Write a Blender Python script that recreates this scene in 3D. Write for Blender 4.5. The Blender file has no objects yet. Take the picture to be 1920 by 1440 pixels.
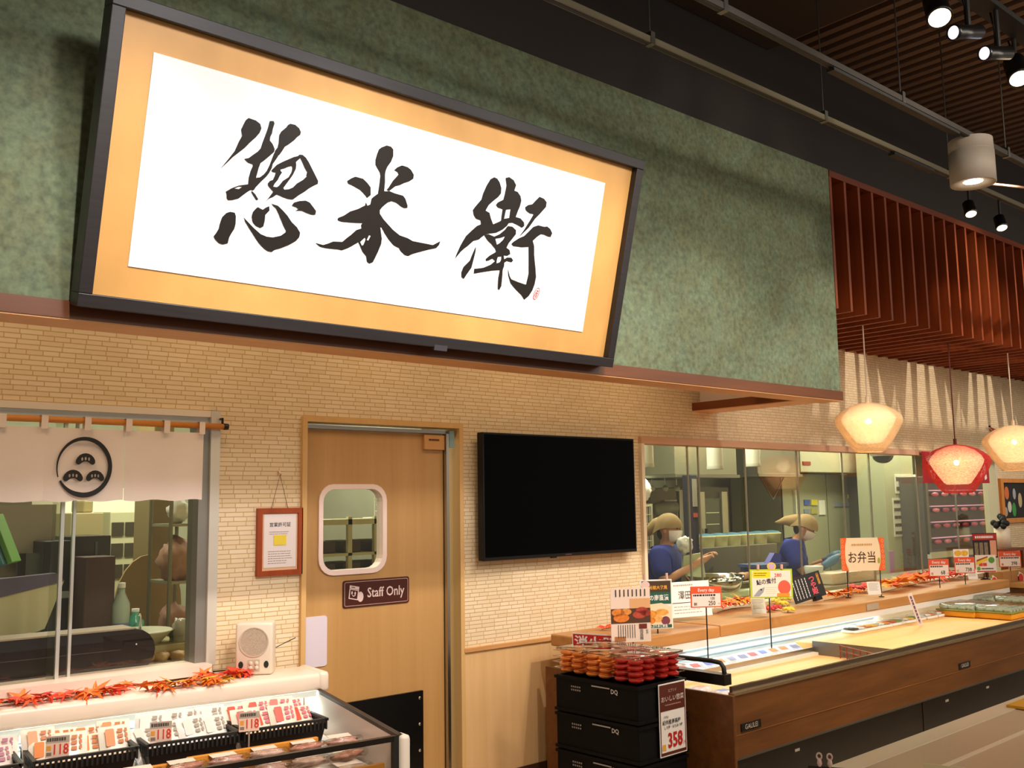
import bpy, bmesh, math, random
from mathutils import Vector, Matrix
from mathutils.geometry import tessellate_polygon
R = math.radians
random.seed(11)
SC = bpy.context.scene
COL = SC.collection

# ------------------------------------------------------------------ camera, world, lights, exposure
FPX, YAW, PITCH, ROLL = 1830.0, R(40.93), R(6.98), R(-0.89)
CAMP = Vector((0.0, -4.55, 1.62))
_f = Vector((math.sin(YAW) * math.cos(PITCH), math.cos(YAW) * math.cos(PITCH), math.sin(PITCH)))
_r0 = Vector((math.cos(YAW), -math.sin(YAW), 0))
_u0 = _r0.cross(_f)
_r = math.cos(ROLL) * _r0 + math.sin(ROLL) * _u0
_u = -math.sin(ROLL) * _r0 + math.cos(ROLL) * _u0
cam_data = bpy.data.cameras.new('camera')
cam_data.sensor_width = 36.0
cam_data.lens = 36.0 * FPX / 1920.0
cam_data.clip_start = 0.05
cam = bpy.data.objects.new('camera', cam_data)
COL.objects.link(cam)
_m = Matrix((_r, _u, -_f)).transposed().to_4x4()
_m.translation = CAMP
cam.matrix_world = _m
SC.camera = cam

SC.view_settings.view_transform = 'Standard'
SC.view_settings.look = 'None'
SC.view_settings.gamma = 1.0
SC.view_settings.use_curve_mapping = False
SC.view_settings.exposure = -0.12
SC.cycles.transparent_max_bounces = 32

world = bpy.data.worlds.new('world')
SC.world = world
world.use_nodes = True
world.node_tree.nodes['Background'].inputs[0].default_value = (1.0, 0.84, 0.68, 1)
world.node_tree.nodes['Background'].inputs[1].default_value = 0.38


def spot(name, loc, target, power, color, size=60, blend=0.6, radius=0.05):
    d = bpy.data.lights.new(name, 'SPOT')
    d.energy, d.color, d.spot_size, d.spot_blend, d.shadow_soft_size = power, color, R(size), blend, radius
    o = bpy.data.objects.new(name, d)
    COL.objects.link(o)
    o.location = loc
    o.rotation_euler = (Vector(target) - Vector(loc)).to_track_quat('-Z', 'Y').to_euler()
    return o


def area(name, loc, target, power, color, sx, sy):
    d = bpy.data.lights.new(name, 'AREA')
    d.shape = 'RECTANGLE'
    d.energy, d.color, d.size, d.size_y = power, color, sx, sy
    o = bpy.data.objects.new(name, d)
    COL.objects.link(o)
    o.location = loc
    o.rotation_euler = (Vector(target) - Vector(loc)).to_track_quat('-Z', 'Y').to_euler()
    return o


WARM = (1.0, 0.82, 0.62)
WARM2 = (1.0, 0.89, 0.76)
NEUT = (1.0, 0.955, 0.96)
# shop spots on the ceiling tracks: on the big sign ...
for x in (1.5, 2.35, 3.2):
    spot('sign_spot', (x + 0.1, -3.7, 3.75), (x, -1.2, 2.8), 215, NEUT, 46, 1.0, 0.2)
# ... washing the wall below the bulkhead ...
for x in (0.9, 2.1, 3.3, 4.5, 5.9):
    spot('wall_spot', (x, -2.5, 3.62), (x, -0.1, 0.55), 165, (1.0, 0.90, 0.80), 76, 1.0, 0.03)
spot('bulkhead_spot', (5.0, -4.2, 3.9), (4.9, -1.05, 2.9), 150, WARM2, 60, 1.0, 0.15)
# ... on the counter cases
for x, p in ((1.6, 150), (4.7, 170), (6.0, 190), (7.3, 190), (8.6, 190)):
    spot('case_spot', (x, -2.9, 3.6), (x, -0.95, 0.7), p, WARM2, 50, 0.9, 0.06)
for x in (3.4, 5.2, 7.0):
    spot('aisle_spot', (x, -3.5, 3.9), (x, -2.7, 0.6), 28, WARM, 60, 0.8, 0.06)
# far wall and slat canopy
for x in (8.0, 9.3, 10.6):
    spot('far_wall_spot', (x, -2.5, 4.25), (x + 0.25, 0, 2.45), 230, WARM2, 48, 0.9, 0.02)
# unseen warm fill added in the recess, stands in for bounce on the wall
for x in (0.9, 1.9, 2.9, 3.9, 4.9):
    area('recess_bounce_fill', (x, -0.62, 2.75), (x, -0.30, 1.6), 3.8, (1.0, 0.68, 0.40), 0.5, 0.25)
# unseen soft fill panels added behind the camera for the shop's general light
area('hall_fill', (3.0, -6.5, 4.2), (3.5, -0.5, 1.8), 85, (1.0, 0.89, 0.76), 5.0, 1.6)
area('hall_fill', (9.5, -6.0, 4.2), (8.5, -0.5, 1.8), 110, (1.0, 0.89, 0.76), 5.0, 1.6)
# kitchen ceiling luminaires
area('kitchen_luminaire', (7.2, 1.1, 2.72), (7.2, 1.1, 0), 135, (1.0, 0.97, 0.82), 3.6, 0.5)
area('kitchen_luminaire', (11.5, 1.1, 2.72), (11.5, 1.1, 0), 135, (1.0, 0.97, 0.82), 3.6, 0.5)
area('kitchen_luminaire', (2.4, 1.5, 2.72), (2.4, 1.5, 0), 95, (1.0, 0.97, 0.82), 2.6, 0.5)


def at(px, py, Y):
    """point of the plane y = Y that the photograph shows at (px, py)"""
    d = _r * ((px - 960) / FPX) + _u * ((720 - py) / FPX) + _f
    return CAMP + d * ((Y - CAMP.y) / d.y)


def atz(px, py, Z):
    d = _r * ((px - 960) / FPX) + _u * ((720 - py) / FPX) + _f
    return CAMP + d * ((Z - CAMP.z) / d.z)


def depth(p):
    return (Vector(p) - CAMP).dot(_f)


# ------------------------------------------------------------------ materials
def lin(h):
    h = h.lstrip('#')
    c = [int(h[i:i + 2], 16) / 255 for i in (0, 2, 4)]
    return tuple(x / 12.92 if x <= 0.04045 else ((x + 0.055) / 1.055) ** 2.4 for x in c)


_mats = {}


def mat(hexc, rough=0.5, metal=0.0, var=0.0, scale=30.0, bump=0.0, emit=0.0, stretch=(1, 1, 1), spec=0.5, ecol=None, sub=0.0):
    key = (hexc, rough, metal, var, scale, bump, emit, stretch, spec, ecol, sub)
    if key in _mats:
        return _mats[key]
    m = bpy.data.materials.new('material_' + hexc.lstrip('#'))
    m.use_nodes = True
    nt = m.node_tree
    b = nt.nodes['Principled BSDF']
    c = lin(hexc)
    b.inputs['Base Color'].default_value = (*c, 1)
    b.inputs['Roughness'].default_value = rough
    b.inputs['Metallic'].default_value = metal
    b.inputs['Specular IOR Level'].default_value = spec
    if sub:
        b.inputs['Subsurface Weight'].default_value = sub
        b.inputs['Subsurface Radius'].default_value = (0.02, 0.01, 0.006)
    if var or bump:
        tc = nt.nodes.new('ShaderNodeTexCoord')
        mp = nt.nodes.new('ShaderNodeMapping')
        mp.inputs['Scale'].default_value = stretch
        nz = nt.nodes.new('ShaderNodeTexNoise')
        nz.inputs['Scale'].default_value = scale
        nz.inputs['Detail'].default_value = 5
        nt.links.new(tc.outputs['Object'], mp.inputs['Vector'])
        nt.links.new(mp.outputs['Vector'], nz.inputs['Vector'])
        if var:
            rp = nt.nodes.new('ShaderNodeValToRGB')
            rp.color_ramp.elements[0].position = 0.3
            rp.color_ramp.elements[1].position = 0.7
            rp.color_ramp.elements[0].color = (*[x * (1 - var) for x in c], 1)
            rp.color_ramp.elements[1].color = (*[min(1, x * (1 + var)) for x in c], 1)
            nt.links.new(nz.outputs['Fac'], rp.inputs['Fac'])
            nt.links.new(rp.outputs['Color'], b.inputs['Base Color'])
        if bump:
            bp = nt.nodes.new('ShaderNodeBump')
            bp.inputs['Strength'].default_value = bump
            bp.inputs['Distance'].default_value = 0.01
            nt.links.new(nz.outputs['Fac'], bp.inputs['Height'])
            nt.links.new(bp.outputs['Normal'], b.inputs['Normal'])
    if emit:
        b.inputs['Emission Color'].default_value = (*(lin(ecol) if ecol else c), 1)
        b.inputs['Emission Strength'].default_value = emit
    _mats[key] = m
    return m


def wood(h1, h2, axis='x', scale=6.0, rough=0.45, spec=0.4):
    key = ('wood', h1, h2, axis, scale, rough, spec)
    if key in _mats:
        return _mats[key]
    m = bpy.data.materials.new('wood_' + h1.lstrip('#'))
    m.use_nodes = True
    nt = m.node_tree
    b = nt.nodes['Principled BSDF']
    tc = nt.nodes.new('ShaderNodeTexCoord')
    mp = nt.nodes.new('ShaderNodeMapping')
    mp.inputs['Scale'].default_value = {'x': (0.25, 3, 3), 'y': (3, 0.25, 3), 'z': (3, 3, 0.12)}[axis]
    nz = nt.nodes.new('ShaderNodeTexNoise')
    nz.inputs['Scale'].default_value = scale
    nz.inputs['Detail'].default_value = 8
    nz.inputs['Roughness'].default_value = 0.65
    rp = nt.nodes.new('ShaderNodeValToRGB')
    rp.color_ramp.elements[0].position = 0.32
    rp.color_ramp.elements[1].position = 0.68
    rp.color_ramp.elements[0].color = (*lin(h1), 1)
    rp.color_ramp.elements[1].color = (*lin(h2), 1)
    nt.links.new(tc.outputs['Object'], mp.inputs['Vector'])
    nt.links.new(mp.outputs['Vector'], nz.inputs['Vector'])
    nt.links.new(nz.outputs['Fac'], rp.inputs['Fac'])
    nt.links.new(rp.outputs['Color'], b.inputs['Base Color'])
    b.inputs['Roughness'].default_value = rough
    b.inputs['Specular IOR Level'].default_value = spec
    _mats[key] = m
    return m


def glass(name, tint='#ffffff', refl=1.0, ior=1.45, rough=0.0):
    if name in _mats:
        return _mats[name]
    m = bpy.data.materials.new(name)
    m.use_nodes = True
    nt = m.node_tree
    nt.nodes.clear()
    out = nt.nodes.new('ShaderNodeOutputMaterial')
    mx = nt.nodes.new('ShaderNodeMixShader')
    tr = nt.nodes.new('ShaderNodeBsdfTransparent')
    tr.inputs[0].default_value = (*lin(tint), 1)
    gl = nt.nodes.new('ShaderNodeBsdfGlossy')
    gl.inputs['Roughness'].default_value = rough
    lw = nt.nodes.new('ShaderNodeLayerWeight')
    lw.inputs[0].default_value = 0.5
    pw = nt.nodes.new('ShaderNodeMath')
    pw.operation = 'POWER'
    pw.inputs[1].default_value = 4.0
    ml = nt.nodes.new('ShaderNodeMath')
    ml.operation = 'MULTIPLY_ADD'
    ml.inputs[1].default_value = 0.9
    ml.inputs[2].default_value = 0.035 * refl
    ml.use_clamp = True
    nt.links.new(lw.outputs['Facing'], pw.inputs[0])
    nt.links.new(pw.outputs[0], ml.inputs[0])
    nt.links.new(ml.outputs[0], mx.inputs[0])
    nt.links.new(tr.outputs[0], mx.inputs[1])
    nt.links.new(gl.outputs[0], mx.inputs[2])
    nt.links.new(mx.outputs[0], out.inputs[0])
    _mats[name] = m
    return m


def shade_mat(name, hexc, emit, transp):
    """woven pendant shade: translucent cords with gaps, lit by the bulb inside"""
    m = bpy.data.materials.new(name)
    m.use_nodes = True
    nt = m.node_tree
    b = nt.nodes['Principled BSDF']
    out = nt.nodes['Material Output']
    c = lin(hexc)
    b.inputs['Base Color'].default_value = (*c, 1)
    b.inputs['Roughness'].default_value = 0.8
    b.inputs['Emission Color'].default_value = (*c, 1)
    b.inputs['Emission Strength'].default_value = emit
    tc = nt.nodes.new('ShaderNodeTexCoord')
    mp = nt.nodes.new('ShaderNodeMapping')
    mp.inputs['Scale'].default_value = (1, 1, 4)
    nz = nt.nodes.new('ShaderNodeTexNoise')
    nz.inputs['Scale'].default_value = 55
    nz.inputs['Detail'].default_value = 3
    rp = nt.nodes.new('ShaderNodeMapRange')
    rp.inputs['From Min'].default_value = 0.35
    rp.inputs['From Max'].default_value = 0.65
    rp.inputs['To Min'].default_value = transp
    rp.inputs['To Max'].default_value = transp * 0.55
    lw = nt.nodes.new('ShaderNodeLayerWeight')      # woven cords close up when seen edge-on
    lw.inputs[0].default_value = 0.45
    iv = nt.nodes.new('ShaderNodeMath')
    iv.operation = 'SUBTRACT'
    iv.inputs[0].default_value = 1.0
    pr = nt.nodes.new('ShaderNodeMath')
    pr.operation = 'MULTIPLY'
    tr = nt.nodes.new('ShaderNodeBsdfTransparent')
    mx = nt.nodes.new('ShaderNodeMixShader')
    nt.links.new(tc.outputs['Object'], mp.inputs['Vector'])
    nt.links.new(mp.outputs['Vector'], nz.inputs['Vector'])
    nt.links.new(nz.outputs['Fac'], rp.inputs['Value'])
    nt.links.new(lw.outputs['Facing'], iv.inputs[1])
    nt.links.new(rp.outputs[0], pr.inputs[0])
    nt.links.new(iv.outputs[0], pr.inputs[1])
    nt.links.new(pr.outputs[0], mx.inputs[0])
    nt.links.new(b.outputs[0], mx.inputs[1])
    nt.links.new(tr.outputs[0], mx.inputs[2])
    nt.links.new(mx.outputs[0], out.inputs[0])
    return m


def brick_paper():
    m = bpy.data.materials.new('brick_wallpaper')
    m.use_nodes = True
    nt = m.node_tree
    b = nt.nodes['Principled BSDF']
    tc = nt.nodes.new('ShaderNodeTexCoord')
    sep = nt.nodes.new('ShaderNodeSeparateXYZ')
    cmb = nt.nodes.new('ShaderNodeCombineXYZ')
    wn = nt.nodes.new('ShaderNodeTexNoise')
    wn.inputs['Scale'].default_value = 5.0
    wn.inputs['Detail'].default_value = 2
    ma = nt.nodes.new('ShaderNodeMath')
    ma.operation = 'MULTIPLY_ADD'
    ma.inputs[1].default_value = 0.006
    fl = nt.nodes.new('ShaderNodeMath')          # row number -> own shift of every row
    fl.operation = 'SNAP'
    fl.inputs[1].default_value = 0.0225
    ws = nt.nodes.new('ShaderNodeTexWhiteNoise')
    ws.noise_dimensions = '1D'
    ad = nt.nodes.new('ShaderNodeMath')
    ad.operation = 'ADD'
    br = nt.nodes.new('ShaderNodeTexBrick')
    br.offset = 0.0
    br.squash = 0.72
    br.squash_frequency = 3
    br.inputs['Scale'].default_value = 1.0
    br.inputs['Brick Width'].default_value = 0.095
    br.inputs['Row Height'].default_value = 0.0225
    br.inputs['Mortar Size'].default_value = 0.0027
    br.inputs['Mortar Smooth'].default_value = 0.5
    br.inputs['Color1'].default_value = (*lin('#e9d4b4'), 1)
    br.inputs['Color2'].default_value = (*lin('#e0c8a2'), 1)
    br.inputs['Mortar'].default_value = (*lin('#c6a76f'), 1)
    nt.links.new(tc.outputs['Object'], sep.inputs[0])
    nt.links.new(sep.outputs['Z'], fl.inputs[0])
    nt.links.new(fl.outputs[0], ws.inputs['W'])
    nt.links.new(sep.outputs['X'], ad.inputs[0])
    nt.links.new(ws.outputs['Value'], ad.inputs[1])
    nt.links.new(tc.outputs['Object'], wn.inputs['Vector'])
    nt.links.new(ad.outputs[0], cmb.inputs['X'])
    nt.links.new(sep.outputs['Z'], cmb.inputs['Y'])
    nt.links.new(cmb.outputs[0], br.inputs['Vector'])
    nt.links.new(br.outputs['Color'], b.inputs['Base Color'])
    bp = nt.nodes.new('ShaderNodeBump')
    bp.inputs['Strength'].default_value = 0.5
    bp.inputs['Distance'].default_value = 0.003
    bp.invert = True
    nt.links.new(br.outputs['Fac'], bp.inputs['Height'])
    nt.links.new(bp.outputs['Normal'], b.inputs['Normal'])
    b.inputs['Roughness'].default_value = 0.75
    return m


def green_paper():
    m = bpy.data.materials.new('green_mottled_paper')
    m.use_nodes = True
    nt = m.node_tree
    b = nt.nodes['Principled BSDF']
    tc = nt.nodes.new('ShaderNodeTexCoord')
    n1 = nt.nodes.new('ShaderNodeTexNoise')
    n1.inputs['Scale'].default_value = 42
    n1.inputs['Detail'].default_value = 4
    n2 = nt.nodes.new('ShaderNodeTexNoise')
    n2.inputs['Scale'].default_value = 9
    n2.inputs['Detail'].default_value = 3
    r1 = nt.nodes.new('ShaderNodeValToRGB')
    r1.color_ramp.elements[0].position = 0.3
    r1.color_ramp.elements[1].position = 0.72
    r1.color_ramp.elements[0].color = (*lin('#5a6455'), 1)
    r1.color_ramp.elements[1].color = (*lin('#7b8670'), 1)
    r2 = nt.nodes.new('ShaderNodeValToRGB')
    r2.color_ramp.elements[0].position = 0.35
    r2.color_ramp.elements[1].position = 0.7
    r2.color_ramp.elements[0].color = (*lin('#ece4cc'), 1)
    r2.color_ramp.elements[1].color = (*lin('#f4fff0'), 1)
    mx = nt.nodes.new('ShaderNodeMix')
    mx.data_type = 'RGBA'
    mx.blend_type = 'MULTIPLY'
    mx.inputs[0].default_value = 1.0
    nt.links.new(tc.outputs['Object'], n1.inputs['Vector'])
    nt.links.new(tc.outputs['Object'], n2.inputs['Vector'])
    nt.links.new(n1.outputs['Fac'], r1.inputs['Fac'])
    nt.links.new(n2.outputs['Fac'], r2.inputs['Fac'])
    nt.links.new(r1.outputs['Color'], mx.inputs[6])
    nt.links.new(r2.outputs['Color'], mx.inputs[7])
    nt.links.new(mx.outputs[2], b.inputs['Base Color'])
    b.inputs['Roughness'].default_value = 0.85
    return m


CREAM = mat('#f3e3d2', 0.35)
WHITE = mat('#f2f0ec', 0.4)
PAPER = mat('#f4efe6', 0.7)
BLACK = mat('#0c0b0b', 0.35)
BLACKM = mat('#171514', 0.55)
INK = mat('#16130f', 0.6)
RED = mat('#c92a1e', 0.5)
STEEL = mat('#b9b6ae', 0.28, 1.0)
STEELD = mat('#7d7a72', 0.35, 1.0)
CHROME = mat('#d8d6d0', 0.12, 1.0)
ALU = mat('#cfd0c8', 0.35, 0.6)
TAN = wood('#c99a5a', '#d3a768', 'z', 7, 0.45)
TRIMW = wood('#c08a52', '#cf9a62', 'x', 8, 0.45)
BROWNW = wood('#5c3516', '#78491f', 'x', 5, 0.42)
SLATW = wood('#74300f', '#8a3d15', 'z', 8, 0.5)
LEDGEW = wood('#b0793f', '#c28c52', 'x', 6, 0.4)
CLEAR = glass('clear_plastic', '#f4f6f4', 1.6)
PANE = glass('window_pane', '#f3f5ee', 1.0)
DARKCEIL = mat('#2a2422', 0.8, var=0.08, scale=3)


# ------------------------------------------------------------------ mesh helpers
class MB:
    def __init__(self):
        self.bm = bmesh.new()

    def quad(self, *pts):
        self.bm.faces.new([self.bm.verts.new(p) for p in pts])
        return self

    def box(self, x0, x1, y0, y1, z0, z1, bev=0.0):
        bm2 = self.bm if not bev else bmesh.new()
        v = [bm2.verts.new((x, y, z)) for x in (x0, x1) for y in (y0, y1) for z in (z0, z1)]
        for f in ((0, 1, 3, 2), (4, 6, 7, 5), (0, 4, 5, 1), (2, 3, 7, 6), (0, 2, 6, 4), (1, 5, 7, 3)):
            bm2.faces.new([v[i] for i in f])
        if bev:
            bmesh.ops.bevel(bm2, geom=bm2.edges[:], offset=bev, segments=2, profile=0.5, affect='EDGES')
            self._merge(bm2)
        return self

    def _merge(self, bm2, mx=None):
        me = bpy.data.meshes.new('tmp')
        bm2.to_mesh(me)
        bm2.free()
        if mx:
            me.transform(mx)
        self.bm.from_mesh(me)
        bpy.data.meshes.remove(me)

    def tube(self, pts, r, n=8, caps=True):
        pts = [Vector(p) for p in pts]
        rs = r if isinstance(r, (list, tuple)) else [r] * len(pts)
        rings = []
        prev = None
        for i, p in enumerate(pts):
            t = (pts[min(i + 1, len(pts) - 1)] - pts[max(i - 1, 0)]).normalized()
            a = prev if prev is not None else (Vector((0, 0, 1)) if abs(t.z) < 0.9 else Vector((1, 0, 0)))
            a = (a - t * a.dot(t)).normalized()
            prev = a
            bb = t.cross(a)
            rings.append([self.bm.verts.new(p + (a * math.cos(2 * math.pi * k / n) + bb * math.sin(2 * math.pi * k / n)) * rs[i]) for k in range(n)])
        for i in range(len(rings) - 1):
            for k in range(n):
                self.bm.faces.new((rings[i][k], rings[i][(k + 1) % n], rings[i + 1][(k + 1) % n], rings[i + 1][k]))
        if caps:
            self.bm.faces.new(list(reversed(rings[0])))
            self.bm.faces.new(rings[-1])
        return self

    def lathe(self, prof, n=20, c=(0, 0, 0), squash=1.0):
        rings = []
        for r, z in prof:
            if r < 1e-5:
                rings.append([self.bm.verts.new((c[0], c[1], c[2] + z))])
            else:
                rings.append([self.bm.verts.new((c[0] + r * math.cos(2 * math.pi * k / n), c[1] + squash * r * math.sin(2 * math.pi * k / n), c[2] + z)) for k in range(n)])
        for i in range(len(rings) - 1):
            A, B = rings[i], rings[i + 1]
            for k in range(n):
                k2 = (k + 1) % n
                if len(A) == 1 and len(B) > 1:
                    self.bm.faces.new((A[0], B[k2], B[k]))
                elif len(B) == 1 and len(A) > 1:
                    self.bm.faces.new((A[k], A[k2], B[0]))
                elif len(A) > 1:
                    self.bm.faces.new((A[k], A[k2], B[k2], B[k]))
        return self

    def plate(self, polys, y0, y1):
        """upright plate in the x-z plane with holes, from y0 (front) to y1 (back)"""
        flat = [Vector((p[0], p[1], 0)) for pl in polys for p in pl]
        tris = tessellate_polygon([[Vector((p[0], p[1], 0)) for p in pl] for pl in polys])
        fv = [self.bm.verts.new((p.x, y0, p.y)) for p in flat]
        for t in tris:
            self.bm.faces.new([fv[i] for i in t])
        if y1 is not None:
            bv = [self.bm.verts.new((p.x, y1, p.y)) for p in flat]
            for t in tris:
                self.bm.faces.new([bv[i] for i in reversed(t)])
            k = 0
            for pl in polys:
                n = len(pl)
                for i in range(n):
                    j = (i + 1) % n
                    self.bm.faces.new((fv[k + i], fv[k + j], bv[k + j], bv[k + i]))
                k += n
        return self

    def prism(self, poly, z0, z1):
        a = [self.bm.verts.new((p[0], p[1], z0)) for p in poly]
        b = [self.bm.verts.new((p[0], p[1], z1)) for p in poly]
        n = len(poly)
        self.bm.faces.new(list(reversed(a)))
        self.bm.faces.new(b)
        for i in range(n):
            j = (i + 1) % n
            self.bm.faces.new((a[i], a[j], b[j], b[i]))
        return self

    def blob(self, c, r, sx=1, sy=1, sz=1, n=18, m=12, amp=0.16, seed=1):
        """crumpled bag or lump"""
        from mathutils import noise
        k0 = len(self.bm.verts)
        bmesh.ops.create_uvsphere(self.bm, u_segments=n, v_segments=m, radius=1)
        self.bm.verts.ensure_lookup_table()
        for v in self.bm.verts[k0:]:
            d = 1 + amp * noise.noise(v.co * 2.3 + Vector((seed * 7.1, 0, 0))) + amp * 0.7 * noise.noise(v.co * 5.1 + Vector((0, seed * 3.3, 0)))
            v.co = Vector((c[0] + v.co.x * r * sx * d, c[1] + v.co.y * r * sy * d, c[2] + v.co.z * r * sz * d))
        return self

    def sphere(self, c, r, sx=1, sy=1, sz=1, n=12, m=8):
        mx = Matrix.Translation(c) @ Matrix.Diagonal((r * sx, r * sy, r * sz, 1))
        bmesh.ops.create_uvsphere(self.bm, u_segments=n, v_segments=m, radius=1, matrix=mx)
        return self

    def mesh(self, name, material=None, smooth=False):
        bmesh.ops.recalc_face_normals(self.bm, faces=self.bm.faces[:])
        me = bpy.data.meshes.new(name)
        self.bm.to_mesh(me)
        self.bm.free()
        if material:
            me.materials.append(material)
        if smooth:
            for p in me.polygons:
                p.use_smooth = True
        return me

    def build(self, name, material, parent=None, smooth=False, loc=None, rot=None):
        o = bpy.data.objects.new(name, self.mesh(name, material, smooth))
        COL.objects.link(o)
        o.parent = parent
        if loc is not None:
            o.location = loc
        if rot is not None:
            o.rotation_euler = rot
        return o


def inst(name, me, parent=None, loc=(0, 0, 0), rot=(0, 0, 0), scale=None):
    o = bpy.data.objects.new(name, me)
    COL.objects.link(o)
    o.parent = parent
    o.location, o.rotation_euler = loc, rot
    if scale:
        o.scale = scale
    return o


def tag(o, label=None, cat=None, group=None, kind=None):
    for k, v in (('label', label), ('category', cat), ('group', group), ('kind', kind)):
        if v:
            o[k] = v
    return o


def thing(name, label, cat, loc=(0, 0, 0), rotz=0.0, group=None, kind=None, rot=None):
    o = bpy.data.objects.new(name, None)
    COL.objects.link(o)
    o.empty_display_size = 0.05
    o.location = loc
    o.rotation_euler = rot if rot else (0, 0, rotz)
    return tag(o, label, cat, group, kind)


def copy_tree(o, parent=None):
    c = o.copy()
    COL.objects.link(c)
    c.parent = parent
    for ch in list(o.children):
        copy_tree(ch, c)
    return c


def rect(x0, x1, z0, z1):
    return [(x0, z0), (x1, z0), (x1, z1), (x0, z1)]


def rrect(x0, x1, z0, z1, r, n=5):
    pts = []
    for cx, cz, a0 in ((x1 - r, z0 + r, -90), (x1 - r, z1 - r, 0), (x0 + r, z1 - r, 90), (x0 + r, z0 + r, 180)):
        for k in range(n + 1):
            a = R(a0 + 90 * k / n)
            pts.append((cx + r * math.cos(a), cz + r * math.sin(a)))
    return pts


def ellipse(cx, cz, rx, rz, n=24):
    return [(cx + rx * math.cos(2 * math.pi * k / n), cz + rz * math.sin(2 * math.pi * k / n)) for k in range(n)]


_tc = {}


def txt(s, size, material, parent, x=0, z=0, y=-0.0035, bold=0.0, align='CENTER', sx=1.0, name='lettering', vertical=False, roll=0.0):
    """flat lettering in the x-z plane of its parent"""
    key = (s, bold, align, vertical)
    if key not in _tc:
        c = bpy.data.curves.new('t', 'FONT')
        c.body = '\n'.join(s) if vertical else s
        c.align_x, c.align_y = align, 'CENTER'
        c.offset = bold
        c.resolution_u = 2
        if vertical:
            c.space_line = 0.86
        o = bpy.data.objects.new('t', c)
        COL.objects.link(o)
        bpy.context.view_layer.update()
        me = bpy.data.meshes.new_from_object(o.evaluated_get(bpy.context.evaluated_depsgraph_get()))
        bpy.data.objects.remove(o)
        bpy.data.curves.remove(c)
        me.transform(Matrix(((1, 0, 0, 0), (0, 0, 1, 0), (0, 1, 0, 0), (0, 0, 0, 1))))
        _tc[key] = me
    me = _tc[key].copy()
    me.name = name
    me.transform(Matrix.Diagonal((size * sx, 1, size, 1)))
    me.materials.clear()
    me.materials.append(material)
    o = inst(name, me, parent, (x, y, z), (0, roll, 0))
    return o


def patch(parent, name, x0, x1, z0, z1, material, y=-0.0028, r=0.0):
    """a flat printed field on a card"""
    mb = MB()
    mb.plate([rrect(x0, x1, z0, z1, r) if r else rect(x0, x1, z0, z1)], y, None)
    return mb.build(name, material, parent)


def lines(parent, x0, x1, z0, z1, n, material, y=-0.0032, vertical=False, fill=0.35, name='fine_print'):
    mb = MB()
    for i in range(n):
        if vertical:
            xa = x0 + (x1 - x0) * (i + 0.5 - fill / 2) / n
            xb = x0 + (x1 - x0) * (i + 0.5 + fill / 2) / n
            z = z1
            while z > z0:
                l = random.uniform(0.06, 0.12) * (z1 - z0)
                mb.plate([rect(xa, xb, max(z0, z - l), z)], y, None)
                z -= l * 1.25
        else:
            za = z0 + (z1 - z0) * (i + 0.5 - fill / 2) / n
            zb = z0 + (z1 - z0) * (i + 0.5 + fill / 2) / n
            x = x0
            xe = x1 - random.uniform(0, 0.25) * (x1 - x0)
            while x < xe:
                l = random.uniform(0.04, 0.1) * (x1 - x0)
                mb.plate([rect(x, min(xe, x + l), za, zb)], y, None)
                x += l * 1.3
    return mb.build(name, material, parent)


def wallrect(p, q):
    return min(p.x, q.x), max(p.x, q.x), min(p.z, q.z), max(p.z, q.z)

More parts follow.
